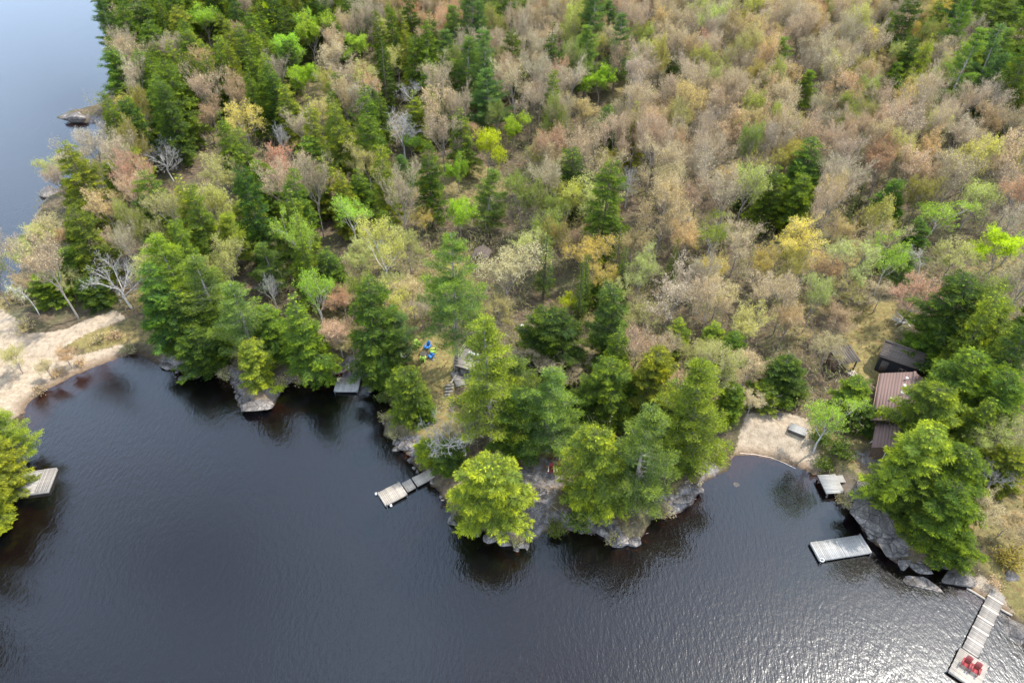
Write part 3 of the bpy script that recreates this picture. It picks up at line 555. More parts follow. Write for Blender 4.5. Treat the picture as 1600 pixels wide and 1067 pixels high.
TABLE = '''
p py 764 503 116 2.25|big bright yellow-green pine leaning over the wooden deck on the point
c hy 768 712 106 1.4|rounded yellow-green cedar on the rocks above the shore point
p p 862 578 98 1.75|green pine just behind the two red lawn chairs
c hy 946 664 100 1.85|yellow-tipped cedar right beside the two red lawn chairs
p p 1022 630 106 2.25|soft green pine on the bank between the cedar and the cove beach
p py 1116 566 114 2.1|bright pine at the left edge of the small cove beach
c hy 1032 543 92 1.7|dense yellow-tipped cedar behind the pines of the point
c h 950 562 82 1.7|green cedar in the middle of the wooded point
c hd 868 484 98 1.2|broad dark green cedar uphill from the wooden deck
d grey 697 648 78 1.3|grey dead cedar snag beside the three-section dock
c hy 665 690 42 1.0|low yellow-green cedar over the landing of the three-section dock
c h 630 572 58 1.9|green cedar below the white dinghy and fire pit
c h 657 618 34 1.5|small pointed cedar at the lower end of the clearing
T p 697 362 132 2.3|very tall pine with a bare trunk rising beside the fire pit
h hd 566 438 82 2.4|tall dark hemlock standing over the small grey swim platform
p pb 612 482 62 1.7|blue-green pine shading the white dinghy
h h 452 456 84 1.95|green hemlock on the bank right of the pale rock
p p 360 444 88 1.75|green pine on the bank above the lone small cedar
p py 250 372 96 1.9|large bright pine at the right end of the sand spit
h hd 225 415 82 1.8|dark hemlock overhanging the corner of the sand beach
p p 300 405 84 1.9|green pine with dead inner limbs on the left bank
h h 325 470 60 1.5
h hd 268 455 76 1.5
c hy 383 533 54 1.5|small yellow-green cedar growing behind the pale shore rock
h h 482 500 56 1.7
c hy 1462 664 100 1.7|huge yellow-tipped cedar below the cabin
c hd 1455 735 84 1.1|broad green cedar hanging over the flat rock slab
c h 1505 755 104 1.0|wide low cedar above the shore boulders on the right
h h 1520 700 80 1.6
h hd 1518 432 102 1.5|large dark hemlock right of the reddish bare tree
h h 1565 458 100 1.5
h h 1530 545 96 1.4
c h 1585 575 90 1.4|green cedar at the right frame edge above the cabin
c h 1482 602 100 1.4|yellow-green cedar touching the cabin roof from the right
h h 1480 500 62 1.4
w lg 1316 610 78 1.75|white forked birch with light green leaves above the raised platform
c hd 1232 560 76 1.0|dark green bushy cedar behind the weathered beach box
c h 1345 592 56 1.2|green cedar against the left wall of the cabin
c h 1198 600 44 1.0|small cedar at the back of the cove beach
u pg 1582 655 70 1.4
d grey 1572 722 46 1.5|thin grey dead tree at the right edge above the long dock
w pg 1545 665 44 1.8
u or 1592 800 50 1.2|orange-brown tree at right edge above the long dock
g fo 1590 860 44 .7
p py -22 640 66 1.7|bright yellow-green pine over the left dock
c hy -42 690 80 1.4|yellow-green cedar below the bright pine at left edge
c hy -70 750 80 1.3
u pg 6 538 40 1.4|pale budding tree on the sand at the left edge
u tan 62 560 30 1.3
u or 95 545 34 1.1
l lime 476 12 62 1.4|lime green round tree near the top of the forest
l lime 471 97 54 1.2|brightest lime green round tree among dark hemlocks
l lg 556 47 42 1.5|light green tree right of the upper lime tree
l lime 803 175 44 1.5|lime green tree in the middle of the forest
l yl 760 196 52 1.6|yellow-lime tree left of the central lime tree
l lime 714 243 36 1.8|slender lime tree above the driveway
l lime 716 307 54 1.4|lime green tree left of the pine by the driveway
u yel 662 323 36 1.5|golden budding tree beside the lime tree
w lg 540 300 72 1.4|light green birch cluster in the left forest
u pg 617 70 44 1.4
d grey 640 120 40 1.3|small grey dead tree high in the left forest
d grey 624 172 76 1.1|wide bleached dead tree in the centre of the left forest
d grey 432 190 34 1.8|crooked white dead snag between hemlocks
p pb 693 45 50 1.8|blue-green pine near the top of the forest
p pb 766 106 66 1.6|dark blue-green pine right of the bleached dead tree
p pb 580 138 48 1.6
p p 759 265 60 1.8|light green pine standing beside the driveway
p pb 630 240 42 1.8
h h 520 170 58 1.7
h h 480 215 64 1.6
h hy 500 242 72 1.5
h hy 545 190 52 1.7
h hy 645 140 58 1.6
h hy 668 135 50 1.7
s s 590 58 30 4
u red 736 190 34 1.3
d grey 247 217 58 1.2|grey-white dead tree on the left forest slope
u pink 313 155 52 1.4|pinkish budding tree among the left hemlocks
u yel 197 140 42 1.4
h hd 345 60 46 1.6
h h 290 45 60 1.6
h h 270 100 52 1.7
h hy 192 227 58 1.5
l lg 310 0 46 1.5|light green leafing tree at the top of the left forest
h hd 215 0 60 1.6
p pb 152 -6 44 2.0|dark pine leaning out at the lake shore, upper left
u yel 370 155 60 1.4|golden-green budding tree in the left hemlocks
u pg 335 235 72 1.4|pale green budding tree on the left slope
u tan 145 290 62 1.5|tan budding tree by the white lakeshore rock
c hy 96 278 32 1.6|small yellow-green cedar beside the white lakeshore rock
u tan 55 335 56 1.3
u pg 45 350 50 1.3
b grey 75 250 50 1.6
u pg 70 238 46 1.5
u pg 20 375 50 1.5
u or 78 355 36 1.4
h hd 36 365 30 1.6
c h 100 385 60 1.2|green cedar above the sand spit
d grey 168 402 74 1.2|many-stemmed pale bare tree where the sand track enters the woods
u pink 150 360 50 1.4
u tan 60 395 56 1.2
B pg 30 440 50 1.2|white birch bent to the left at the back of the sand spit
p py 268 352 58 1.6
p py 350 333 62 1.5|pale lime pine above the left bank
l lg 440 350 38 1.6
h hd 505 385 76 1.3|dark rounded hemlock behind the left bank
u red 528 440 56 1.3|reddish budding tree left of the dark hemlock over the swim platform
d grey 416 424 38 1.8|leaning white dead birch on the left bank
l lime 940 95 56 1.2|bright lime round tree in the hardwood forest
l lg 990 70 36 1.4
h hd 1055 87 30 1.8|lone dark conifer among upper hardwoods
h hd 900 230 74 1.6|large dark hemlock right of the forest centre
p pb 955 0 46 1.7|green pine at the top edge of the hardwood forest
d grey 985 260 44 1.6|pale dead birch in the hardwoods
u or 915 150 52 1.3|orange-brown budding tree below the bright lime tree
h hd 880 70 36 1.7
b pink 835 115 52 1.3
l lg 862 215 44 1.4
u or 1145 250 52 1.3
u tan 1030 180 48 1.3
h hd 1172 285 36 1.5
p p 1230 58 46 1.8|thin pale pine standing above the upper hardwoods
p py 1266 110 44 1.5|yellow-lime irregular pine in the upper hardwoods
h hd 1276 216 74 1.7|tallest dark hemlock of the clump on the right slope
h h 1222 258 72 1.6|left hemlock of the clump on the right slope
h h 1262 272 62 1.7|front hemlock of the clump on the right slope
s s 1360 270 16
s s 1344 290 20
h hd 1402 280 60 1.4|dark hemlock right of the leaning spruces
w lg 1482 300 82 1.2|wide light green birch on the right slope
p p 1568 -14 80 1.4|big green pine in the top right corner
h h 1592 8 70 1.4
h hd 1480 0 40 1.4
u pg 1545 270 82 1.2|wide pale green budding tree on the right slope
u pink 1490 248 56 1.2
u or 1390 80 46 1.2|orange budding tree in the upper right hardwoods
u red 1290 55 42 1.3
s s 853 345 34 4.4|tallest dark spire spruce behind the clearing
s s 972 352 30 4
s s 976 387 28 4
s s 1060 370 26 4
u tan 790 378 92 1.4|wide tan budding maple right of the very tall pine
u pink 905 350 40 1.8
u yel 945 405 52 1.4|golden budding tree below the spire spruces
c h 945 430 36 1.5
b grey 1060 424 100 1.2|wide grey leafless maple right of the clearing
u ol 997 470 64 1.3|olive budding tree left of the grey leafless maple
u yel 1080 360 36 1.4
w lg 1120 333 60 1.5|light green birch above the grey leafless maple
b tan 1162 350 70 1.4|tan leafless hardwood right of the light green birch
l yl 893 455 30 1.4
b pink 838 540 80 .9|pinkish-brown leafless thicket tree on the point
h hy 1064 500 44 1.5
h hy 1122 505 42 1.5
u ol 1096 528 54 1.2
u yel 1255 342 86 1.35|golden spreading maple left of the lawn
u pg 1345 372 84 1.3|pale green spreading maple above the lawn
u or 1300 395 60 1.2
u red 1446 430 68 1.3|reddish thin-twigged tree at the upper edge of the lawn
B grey 1462 380 66 1.3|white birch bowed over behind the reddish leafless tree
u or 1240 470 60 1.5|orange-tipped budding tree left of the old woodshed
u pink 1322 478 50 1.5|pinkish budding tree beside the old woodshed
h h 1396 360 46 1.3
l yl 1585 360 66 1.3|yellow-lime leafy tree at the right frame edge
w lg 1562 530 36 1.8
l bg 640 205 30 1.5
h hd 420 110 50 1.6
h hd 700 150 40 1.8
h h 560 260 54 1.6
h h 600 330 40 1.5
h h 400 250 66 1.6
h hy 380 310 52 1.4
u tan 520 260 56 1.4
u pg 560 370 66 1.3
u pg 600 350 60 1.4
u pg 635 360 56 1.4
p p 410 380 60 1.5
h h 165 250 40 1.6
g yl 430 600 18 .8
n ol 432 585 30 .8
n ol 470 580 30 .7
n ol 500 578 26 .7
n ol 345 575 26 .7
n ol 600 645 20 .7
n ol 612 672 20 .7
n ol 808 838 22 .7
n ol 1330 782 24 .7
n ol 1318 772 20 .7
n ol 1040 790 30 .6
n ol 960 835 24 .7
n ol 1090 740 28 .6
g hy 1292 715 30 .7
g h 1288 672 34 .7
g h 1320 690 40 .7
g hy 870 815 30 .9
g h 905 800 40 .9
g hy 720 805 24 .7
g h 600 610 26 .8
n ol 640 650 26 .8
n ol 150 520 26 .6
n or 120 560 20 .6
n or 85 575 22 .6
n tan 55 600 24 .7
n or 175 515 24 .6
n ol 195 535 24 .7
n ol 30 500 30 .6
n tan 1560 905 22 .6
u ol 1098 545 60 1.1
c hd 1356 630 46 1.1
h h 1152 520 46 1.5
u tan 1176 552 56 1.3
u pg 1182 478 66 1.4
u tan 1130 430 62 1.3
b tan 1205 425 66 1.3
u ol 775 468 56 1.2
c hd 912 612 56 1.1
c hd 812 606 84 1.5
p p 802 555 76 1.6
h h 412 478 60 1.6
h hd 300 515 66 1.2
u pink 522 498 56 1.3
c hd 592 515 56 1.3
c h 602 562 40 1.2
h h 1552 620 80 1.4
c hy 1592 700 60 1.3
u tan 1545 775 60 1.3
c h 1500 815 84 .8
c h 1462 795 76 .8
c hd 1075 625 70 1.2
c h 990 590 60 1.3
b tan 905 560 60 1.0
u pink 1060 580 46 1.1
u tan 640 430 56 1.4
u pg 590 420 56 1.4
b grey 655 460 44 1.4
u ol 545 520 40 1.1
h hd 1442 342 50 1.6
p p 1420 392 46 1.4
u ol 1332 428 56 1.2
b tan 1388 436 46 1.3
u pg 1505 375 60 1.3
c h 62 425 50 1.1
c hd 132 432 46 1.1
h h 108 345 36 1.6
u tan 30 425 40 1.2
u ol 95 420 40 1.2
u tan 1303 522 46 1.5
c hd 1000 700 60 1.6
c h 1085 640 70 1.7
c h 1150 600 46 1.5
c hd 700 690 50 1.2
c hd 1378 640 34 1.3
u tan 1180 610 40 1.2
'''
for ln_ in TABLE.strip().splitlines():
    body, _, lab = ln_.partition('|'); f = body.split()
    tree_px(K[f[0]], f[1], float(f[2]), float(f[3]), float(f[4]), float(f[5]) if len(f) > 5 else None, lab or None, 0.0 if f[0] == 'B' else None)
for (x, y, k_, c_, Hm, Wm) in ((-66, 52, 'pine', 'py', 20, 9), (-64, 44, 'hemlock', 'h', 19, 9), (-65, 36, 'pine', 'p', 21, 9), (-67, 28, 'hemlock', 'h', 20, 9), (-69, 19, 'pine', 'p', 20, 9), (-72, 45, 'hemlock', 'h', 20, 9), (-73, 33, 'hemlock', 'h', 22, 9), (-72, 10, 'hemlock', 'h', 18, 9),
        (58, 36, 'hemlock', 'h', 14, 7), (60, 28, 'pine', 'p', 16, 8), (62, 44, 'hemlock', 'hy', 16, 8)):
    plant(k_, c_, (x, y, gz(x, y)), Hm, Wm, None, False)

# random forest between the singled-out trees: what grows where, read off the photograph in 100-pixel cells
ZONE = ['|hhb|hhhb|hhhbr|hhlgb|bbbrg|bbbrg|bbrgp|bbhrg|bbrpg|bbrg|bbrgg|bbrg|bbrgy|bbgyh|ppphb',
        'h|hbg|hhhg|hhhbr|hhbrg|hhbgr|hphbg|hhpbg|bbrgh|bhgbr|bbrg|bbrg|bbrgy|bbrrg|bbrg|bbrg',
        'b|hbgr|hhhg|hhgb|hhhb|hhhb|hhbb|hhgyb|hbgg|hbbg|bbgr|bbrg|hbbr|bbrg|bbrg|bbrg',
        'bbgr|bbrgh|hhbg|hbgg|hhgw|hgwb|ggby|pgby|bgyr|rbys|bggw|bgyr|hbgy|hhgb|hggw|ggbh',
        'bg|hbb|hhgp|hhbp|hhbr|hrgbh|gghpy|pgbg|ygbb|bhgh|bbgb|ggbb|ggrb|gbr|rhbh|hhg',
        'b|b|hp|hp|hh|hh|h|h|bbh|bhg|hgyb|hhg|hgbr|gr|h|hhh', 'h|h|h|h|h|h|h|h|h|h|h|h|h|h|hh|hhg']
ZONE = [r_.split('|') for r_ in ZONE]
def poly_px(pts): return pts
PROTECT = [[(0, 484), (180, 486), (208, 548), (40, 632), (0, 640)], [(612, 540), (650, 518), (706, 512), (712, 600), (690, 640), (640, 600)], [(1158, 645), (1265, 655), (1292, 740), (1148, 735)],
    [(1300, 545), (1320, 480), (1395, 470), (1420, 560), (1445, 600), (1405, 690), (1370, 692), (1358, 600), (1300, 590)], [(1300, 700), (1390, 690), (1410, 860), (1320, 790)], [(835, 712), (890, 712), (880, 830), (800, 850), (760, 830)],
    [(738, 398), (768, 398), (768, 424), (738, 424)], [(772, 345), (805, 345), (805, 378), (772, 378)], [(725, 485), (775, 480), (770, 510), (730, 510)], [(808, 502), (824, 502), (824, 522), (808, 522)],
    [(700, 540), (760, 540), (760, 630), (700, 630)], [(640, 670), (720, 640), (720, 700), (650, 720)], [(820, 440), (880, 430), (880, 500), (830, 500)], [(60, 288), (92, 288), (92, 308), (60, 308)],
    [(515, 580), (562, 580), (562, 615), (515, 615)], [(1500, 895), (1600, 880), (1600, 1067), (1480, 1067)], [(0, 0), (140, 0), (140, 170), (75, 195), (0, 330)]]
mpos = np.array([t['p'][:2] for t in TREES]); mrad = np.array([t['W'] * 0.5 for t in TREES])
mbig = np.array([t['H'] > 4 for t in TREES]); mpos, mrad = mpos[mbig], mrad[mbig]
KIND = {'h': ('hemlock', ['h', 'h', 'hd', 'hy'], (4.6, 7.0), (12, 18)), 'p': ('pine', ['p', 'pb', 'p'], (6, 8.5), (15, 20)), 'b': ('bare', ['tan', 'grey', 'pink', 'grey', 'tan'], (5.4, 8.4), (12, 16)), 'r': ('bud', ['red', 'pink', 'or', 'pink'], (5.2, 8.0), (11, 15)),
        'g': ('bud', ['pg', 'pg', 'ol', 'tan'], (5.2, 8.0), (11, 15)), 'f': ('flush', ['fg', 'pg', 'fg', 'fo'], (5.0, 7.8), (10, 15)), 'y': ('bud', ['yel', 'pg'], (5.5, 8), (10, 14)), 'l': ('leaf', ['lg', 'bg', 'yl'], (5, 7.5), (10, 13)), 'w': ('birch', ['lg', 'pg'], (5, 8), (11, 15)), 's': ('spruce', ['s'], (2.2, 3), (9, 14))}
cand = np.stack([rng.uniform(-215, 235, 26000), rng.uniform(56, 330, 26000)], 1)
ch, cd, cb = height(cand[:, 0], cand[:, 1], True)
keep = (cd > 2.5) & (np.abs(cand[:, 0]) < 26 + cand[:, 1] * 0.80)
acc, arad = list(mpos), list(mrad); cnt = {}
man = [t for t in TREES if t['label'] and t['H'] > 4 and (t['kind'] not in ('hemlock', 'cedar') or proj(t['p'])[0] > 850)] + [t for t in TREES if t['manual'] and t['kind'] == 'spruce' and not t['label']]
mk = np.array([[t['p'][0], t['p'][1], t['p'][2] + t['H'] * .80] for t in man]); mkx, mky, mkd = proj(mk); mkr = np.array([t['W'] for t in man]) * FPX / mkd * np.array([.55 if t['kind'] in ('leaf', 'dead', 'tallpine', 'birch') else .9 if t['kind'] == 'spruce' else .24 for t in man])
for (x, y), z, d_ in zip(cand[keep], ch[keep], cd[keep]):
    P3 = np.array([[x, y, z + q] for q in (0, 6, 10, 15)]); ux, uy, dep = proj(P3)
    if uy[3] > 600 or uy[0] < -12 or ux[2] < -40 or ux[2] > 1640: continue
    if d_ < 4 and uy[0] > 480 : continue
    cx, cy = int(np.clip(ux[3] // 100, 0, 15)), int(np.clip(uy[3] // 100, 0, 6)); zs = ZONE[cy][cx]
    if not zs: continue
    zc = zs[rng.integers(len(zs))]
    if zc == 'g' and rng.random() < .6: zc = 'f'              # about half the green ones are further into leaf
    if cx <= 6 and cy <= 4 and zc in 'bgfrl' and ux[3] > 190 and rng.random() < .45: zc = 'h'
    kk, cols, wr, hr = KIND[zc]; Wm, Hm = rng.uniform(*wr), rng.uniform(*hr)
    mid = 330 < uy[2] < 560 and 600 < ux[2] < 1500
    if mid: Wm *= 0.85; Hm *= 0.82
    q = np.array(acc) - (x, y); dd = np.hypot(q[:, 0], q[:, 1])
    if (dd < (0.385 if not mid else 0.35) * (np.array(arad) * 1.0 + Wm * 0.5) + 0.9).any(): continue
    ax = np.linspace(0.15, 1, 6); pts = []
    for s_ in (-0.42, 0, 0.42): pts += [(x + s_ * Wm * (1 if f_ > .3 else 0.2), y, z + f_ * Hm) for f_ in ax]
    ex, ey, _ = proj(np.array(pts))
    if cnt.get(kk, 0) >= {'bud': 240, 'bare': 288, 'hemlock': 242, 'flush': 260}.get(kk, 99): continue
    if any(inside(pl, ex, ey).any() for pl in PROTECT): continue
    tx_, ty_, td_ = proj(np.array([[x, y, z + f_ * Hm] for f_ in (.45, .65, .82, .97)])); hw_ = Wm * .5 * FPX / td_ * np.array([.9, .9, .75, .3])
    if ((np.abs(tx_[:, None] - mkx) < hw_[:, None] * .8 + mkr * .6) & (np.abs(ty_[:, None] - mky) < hw_[:, None] * .4 + mkr * .8) & (td_[:, None] < mkd)).any(): continue
    acc.append(np.array([x, y])); arad.append(Wm * 0.5); plant(kk, cols[rng.integers(len(cols))], (x, y, z), Hm, Wm)
    cnt[kk] = cnt.get(kk, 0) + 1
print('FOREST', cnt, len(TREES))

# labels: colour + kind + nearest landmark, then left/right where two or three still read the same
LAND = [(t['p'][:2], t['label']) for t in TREES if t['label'] and t['kind'] not in ('shrub',)]
def short(lab):
    ws = lab.split()
    for stop in ('standing', 'leaning', 'just', 'right', 'on', 'behind', 'at', 'in', 'rising', 'beside', 'below', 'above', 'shading', 'with', 'over', 'overhanging', 'growing', 'hanging', 'touching', 'against', 'near', 'among', 'left', 'between', 'where', 'bent', 'bowed', 'uphill', 'by', 'high', 'of'):
        if stop in ws[1:]: ws = ws[:ws.index(stop, 1)]
    return ' '.join(ws)
GR = dict(hemlock='hemlocks of the lakeside forest', cedar='cedars along the shore', spruce='spire spruces in the hardwoods', pine='pines above the canopy', tallpine='pines above the canopy', bare='leafless hardwoods of the forest', bud='budding hardwoods of the forest',
    flush='leafy green hardwoods of the forest', leaf='leafy green hardwoods of the forest', birch='birches in the forest', bent='birches in the forest', dead='bleached dead trees', shrub='leafless shrubs along the shore', greenbush='leafy shrubs along the shore')
shs = [short(l_) for _, l_ in LAND]; LAND = [q for q, s_ in zip(LAND, shs) if shs.count(s_) == 1 and len(s_.split()) > 2]
LXY = np.array([p_ for p_, _ in LAND])
buckets = {}
for t in TREES:
    if t['label']: continue
    q = LXY - t['p'][:2]; k = int(np.argmin((q ** 2).sum(1))); lx, ly, _ = proj(np.array([*LXY[k], 0.0])); tx, ty, _ = proj(np.array([*t['p'][:2], 0.0]))
    ax, ay = tx - lx, ty - ly
    side = ('right of' if ax > 0 else 'left of') if abs(ax) > abs(ay) * 1.3 else ('in front of' if ay > 0 else 'behind')
    t['base'] = (CWORD[t['col']] + ' ' + KWORD[t['kind']], side + ' the ' + short(LAND[k][1])); t['px'] = tx; t['py'] = ty
    buckets.setdefault(t['base'], []).append(t)
for key in [k_ for k_, v_ in buckets.items() if len(v_) > 12]:
    ts = sorted(buckets.pop(key), key=lambda t: t['py']); hf = len(ts) // 2
    buckets[('farther ' + key[0], key[1])] = ts[:hf]; buckets[('nearer ' + key[0], key[1])] = ts[hf:]
for (a_, b_), ts in buckets.items():
    ts.sort(key=lambda t: t['px'])
    ordn = 'first second third fourth fifth sixth seventh eighth ninth tenth eleventh twelfth thirteenth fourteenth fifteenth sixteenth'.split()
    wd = {1: [''], 2: ['left-hand ', 'right-hand '], 3: ['leftmost ', 'middle ', 'rightmost ']}.get(len(ts)) or [(ordn[k] + ' from left ' if k < 16 else '') for k in range(len(ts))]
    for t, q in zip(ts, wd): t['label'] = ' '.join((q + a_ + ' ' + b_).split()[:16])
for t in TREES:
    ms, H, Wd = LIB[t['kind']]; tr, cr = ms[int(rng.integers(len(ms)))]
    r = thing(NAME[t['kind']], t['label'], 'shrub' if t['kind'] in ('shrub', 'greenbush') else 'tree', t['p'], t['rz'], GR[t['kind']])
    s = t['W'] / Wd; r.scale = (s, s, t['H'] / H)
    if t['kind'] not in ('shrub', 'greenbush', 'bent'): r.rotation_euler = (rng.normal() * .035, rng.normal() * .035, t['rz'])
    a_ = obj('trunk' if NAME[t['kind']].endswith('tree') else 'stems', tr, r); b_ = obj('crown' if NAME[t['kind']].endswith('tree') else 'foliage', cr, r)
    v = np.array(PAL[t['col']]) * rng.uniform(0.82, 1.2) * rng.uniform(0.92, 1.08, 3); b_.color = (*v, 1)

exec_parts = True
# ------------------------------------------------------------------ docks
def frame(p0, p1):
    d = p1 - p0; L = float(np.hypot(d[0], d[1])); return L, math.atan2(d[1], d[0])
def dock(label, pa, pb, width, wood, z=0.42, pw=0.19, floats=True, posts=True, sections=1, name='dock', along=False, skip=0):
    """deck running from place pa to pb; planks lie across it"""
    L, a_ = frame(pa, pb); r = thing(name, label, 'dock', (pa[0], pa[1], z), a_, 'docks along the shore')
    hw = width / 2; seg = L / sections; rr = random.Random(int(L * 1000))
    for s_ in range(sections):
        x0, x1 = s_ * seg + 0.02, (s_ + 1) * seg - 0.03
        obj('frame', boxmesh('dock_frame', [(x0, x1, -hw, -hw + .06, -.26, -.035), (x0, x1, hw - .06, hw, -.26, -.035), (x0, x0 + .06, -hw + .062, hw - .062, -.26, -.037), (x1 - .06, x1, -hw + .062, hw - .062, -.26, -.037)], wood), r)
        if along:
            n = int(width / pw); me = boxmesh('dock_plank', [(0, x1 - x0, 0, width / n - .012, -.033, 0)], wood)
            for k in range(n): o = obj('plank', me, r, (x0, -hw + k * width / n, rr.uniform(-.004, .006)))
        else:
            n = max(2, int((x1 - x0) / pw)); st_ = (x1 - x0) / n; me = boxmesh('dock_plank', [(0, st_ - .014, -hw - .03, hw + .03, -.033, 0)], wood)
            for k in range(n): o = obj('plank', me, r, (x0 + k * st_, rr.uniform(-.02, .02), rr.uniform(-.004, .006)))
        if floats: obj('float', boxmesh('dock_float', [(x0 + .15, x1 - .15, -hw + .12, -hw + .55, -.60, -.262), (x0 + .15, x1 - .15, hw - .55, hw - .12, -.60, -.262)], 'float_dark'), r)
    if posts:
        for (x, y) in ((0.15, hw + .08), (0.15, -hw - .08), (L - .15, hw + .08), (L - .15, -hw - .08)):
            gg = Geo(); tubes(gg, [[x, y, -2.0]], [[x, y, .12]], .05, .05, 0, 8); obj('post', gg.mesh('dock_post', ['metal_grey'], True), r)
    return r
Z = 0.42
def wz(px, py, z=Z): return at_z(px, py, z)
def mid(a, b): return (a + b) / 2
# three-section dock by the point
pa, pb = mid(wz(626, 753), wz(635, 771)), mid(wz(590, 770), wz(601, 790))
d3 = dock('wide pale end float of the dock at the wooded point', pa, pb, 2.0, 'wood_pale')
dv = (pa - pb) / np.linalg.norm(pa - pb)
for k, (x, y) in enumerate(((2.2, .95), (2.9, -1.18))):
    gg = Geo(); 
    for (z0, z1, r0, r1) in ((-.42, -.36, .05, .13), (-.36, -.16, .13, .13), (-.16, -.10, .13, .05)): tubes(gg, [[x if k == 0 else x, y if k else 1.18, z0]], [[x, y if k else 1.18, z1]], r0, r1, 0, 10)
    obj('bumper', gg.mesh('dock_bumper', ['paint_white'], True), d3)
q0 = pa + dv * .12; dock('narrow middle section of the dock at the wooded point', q0, q0 + dv * 1.15, 1.35, 'wood_pale', posts=False, name='dock_section')
q1 = q0 + dv * 1.30; dock('shore ramp section of the dock under the dead cedar', q1, q1 + dv * 3.4, 1.3, 'wood_pale', posts=False, z=.46, name='dock_section', floats=False)
# left dock, a square platform with a lower inner deck
pa, pb = wz(15, 742), wz(82, 742)
pa = mid(wz(25, 737), wz(20, 776)); pb = mid(wz(85, 731), wz(78, 766))
L0, A0 = frame(pa, pb); wdt = float(np.linalg.norm(wz(85, 731) - wz(78, 766)))
r = thing('dock', 'L-shaped grey dock with a lower inner deck at the left edge', 'dock', (pa[0], pa[1], Z), A0, 'docks along the shore')
hw = wdt / 2
obj('frame', boxmesh('dock_frame', [(-2.5, L0, -hw, -hw + .08, -.5, -.04), (-2.5, L0, hw - .08, hw, -.5, -.04), (L0 - .08, L0, -hw + .09, hw - .09, -.5, -.042)], 'wood_grey'), r)
me = boxmesh('dock_plank', [(0, .185, -hw - .02, hw + .02, -.033, 0)], 'wood_grey')
for k in range(7): obj('plank', me, r, (L0 - 1.4 + k * .2, 0, 0))
me = boxmesh('dock_plank', [(-2.5, L0 - 1.42, 0, .185, -.033, 0)], 'wood_grey')
for k in range(6): obj('plank', me, r, (0, -hw + k * .2, .003))
n_ = int((wdt - 1.25) / .2); me = boxmesh('dock_plank', [(-2.5, L0 - 1.44, 0, .185, -.033, 0)], 'wood_silver')
for k in range(n_): obj('plank', me, r, (0, -hw + 1.24 + k * .2, -.18))
obj('crib', boxmesh('dock_crib', [(-2.3, L0 - .3, -hw + .3, hw - .3, -1.8, -.52)], 'wood_dark'), r)
# small grey swim platform tucked under the hemlock
pa, pb = mid(wz(524, 598), wz(524, 598)), mid(wz(559, 600), wz(559, 600))
dock('small square grey swim platform under the dark hemlock', wz(524, 600), wz(562, 600), 2.5, 'wood_silver', sections=1, floats=True, name='swim_platform')
# wide float on the right
pa, pb = mid(wz(1346, 835), wz(1363, 863)), mid(wz(1266, 846), wz(1280, 877))
r = dock('wide silvery plank dock moored off the flat rock slab', pa, pb, float(np.linalg.norm(wz(1346, 835) - wz(1363, 863))) * .98, 'wood_silver', sections=2)
gg = Geo(); th = np.linspace(0, 5.2, 9); pp = np.stack([frame(pa, pb)[0] - .25 + .22 * np.cos(th), 1.05 + .22 * np.sin(th), np.full(9, .05)], 1); tubes(gg, pp[:-1], pp[1:], .035, .035, 0, 6)
obj('ladder_rail', gg.mesh('ladder_rail', ['paint_white'], True), r)
# raised pale platform with a notched corner
A, B_, D_ = wz(1277, 742, .8), wz(1304, 739, .8), wz(1292, 772.6, .8)
L1, a1_ = frame(A, D_); w1 = 2.15
r = thing('swim_platform', 'pale raised platform with a notched corner below the white birch', 'dock', (A[0], A[1], .8), a1_, 'docks along the shore')
me = boxmesh('platform_plank', [(0, .185, 0, w1, -.035, 0)], 'wood_silver'); me2 = boxmesh('platform_plank', [(0, .185, 0, w1 + .75, -.035, 0)], 'wood_silver')
nb = int(L1 / .2)
for k in range(nb): obj('plank', me2 if 1 <= k <= 5 else me, r, (k * .2, 0, 0))
obj('frame', boxmesh('platform_frame', [(0.02, L1 - .05, .05, .13, -.25, -.037), (0.02, L1 - .05, w1 - .15, w1 - .07, -.25, -.037), (.25, 1.1, w1 + .6, w1 + .68, -.25, -.037)], 'wood_dark'), r)
for (x, y) in ((.1, .25), (L1 - .2, .25), (.1, w1 - .3), (L1 - .2, w1 - .3), (.5, w1 + .64)): obj('post', boxmesh('platform_post', [(x - .07, x + .07, y - .07, y + .07, -1.6, -.252)], 'wood_dark'), r)
# long dock bottom right
pa, pb = mid(wz(1554, 917), wz(1571, 925.6)), mid(wz(1503, 1022), wz(1528, 1018))
wd6 = float(np.linalg.norm(wz(1554, 917) - wz(1571, 925.6)))
r6 = dock('long narrow plank dock with crosswise pale seams at bottom right', pa, pb, 1.3, 'wood_grey', sections=6, floats=False)
L6, a6 = frame(pa, pb); sg = L6 / 6
me = boxmesh('seam_board', [(-.07, .07, -.72, .72, .008, .035)], 'paint_cream')
for k in range(6): obj('seam_board', me, r6, (k * sg + (.08 if k == 0 else 0), 0, 0))
u6 = (pb - pa) / np.linalg.norm(pb - pa); n6 = np.array([-u6[1], u6[0], 0])
c0 = pb + u6 * .05 + n6 * .42
e6 = dock('square pale end platform carrying two red chairs', c0, c0 + u6 * 3.1, 2.45, 'wood_pale', name='dock_section')

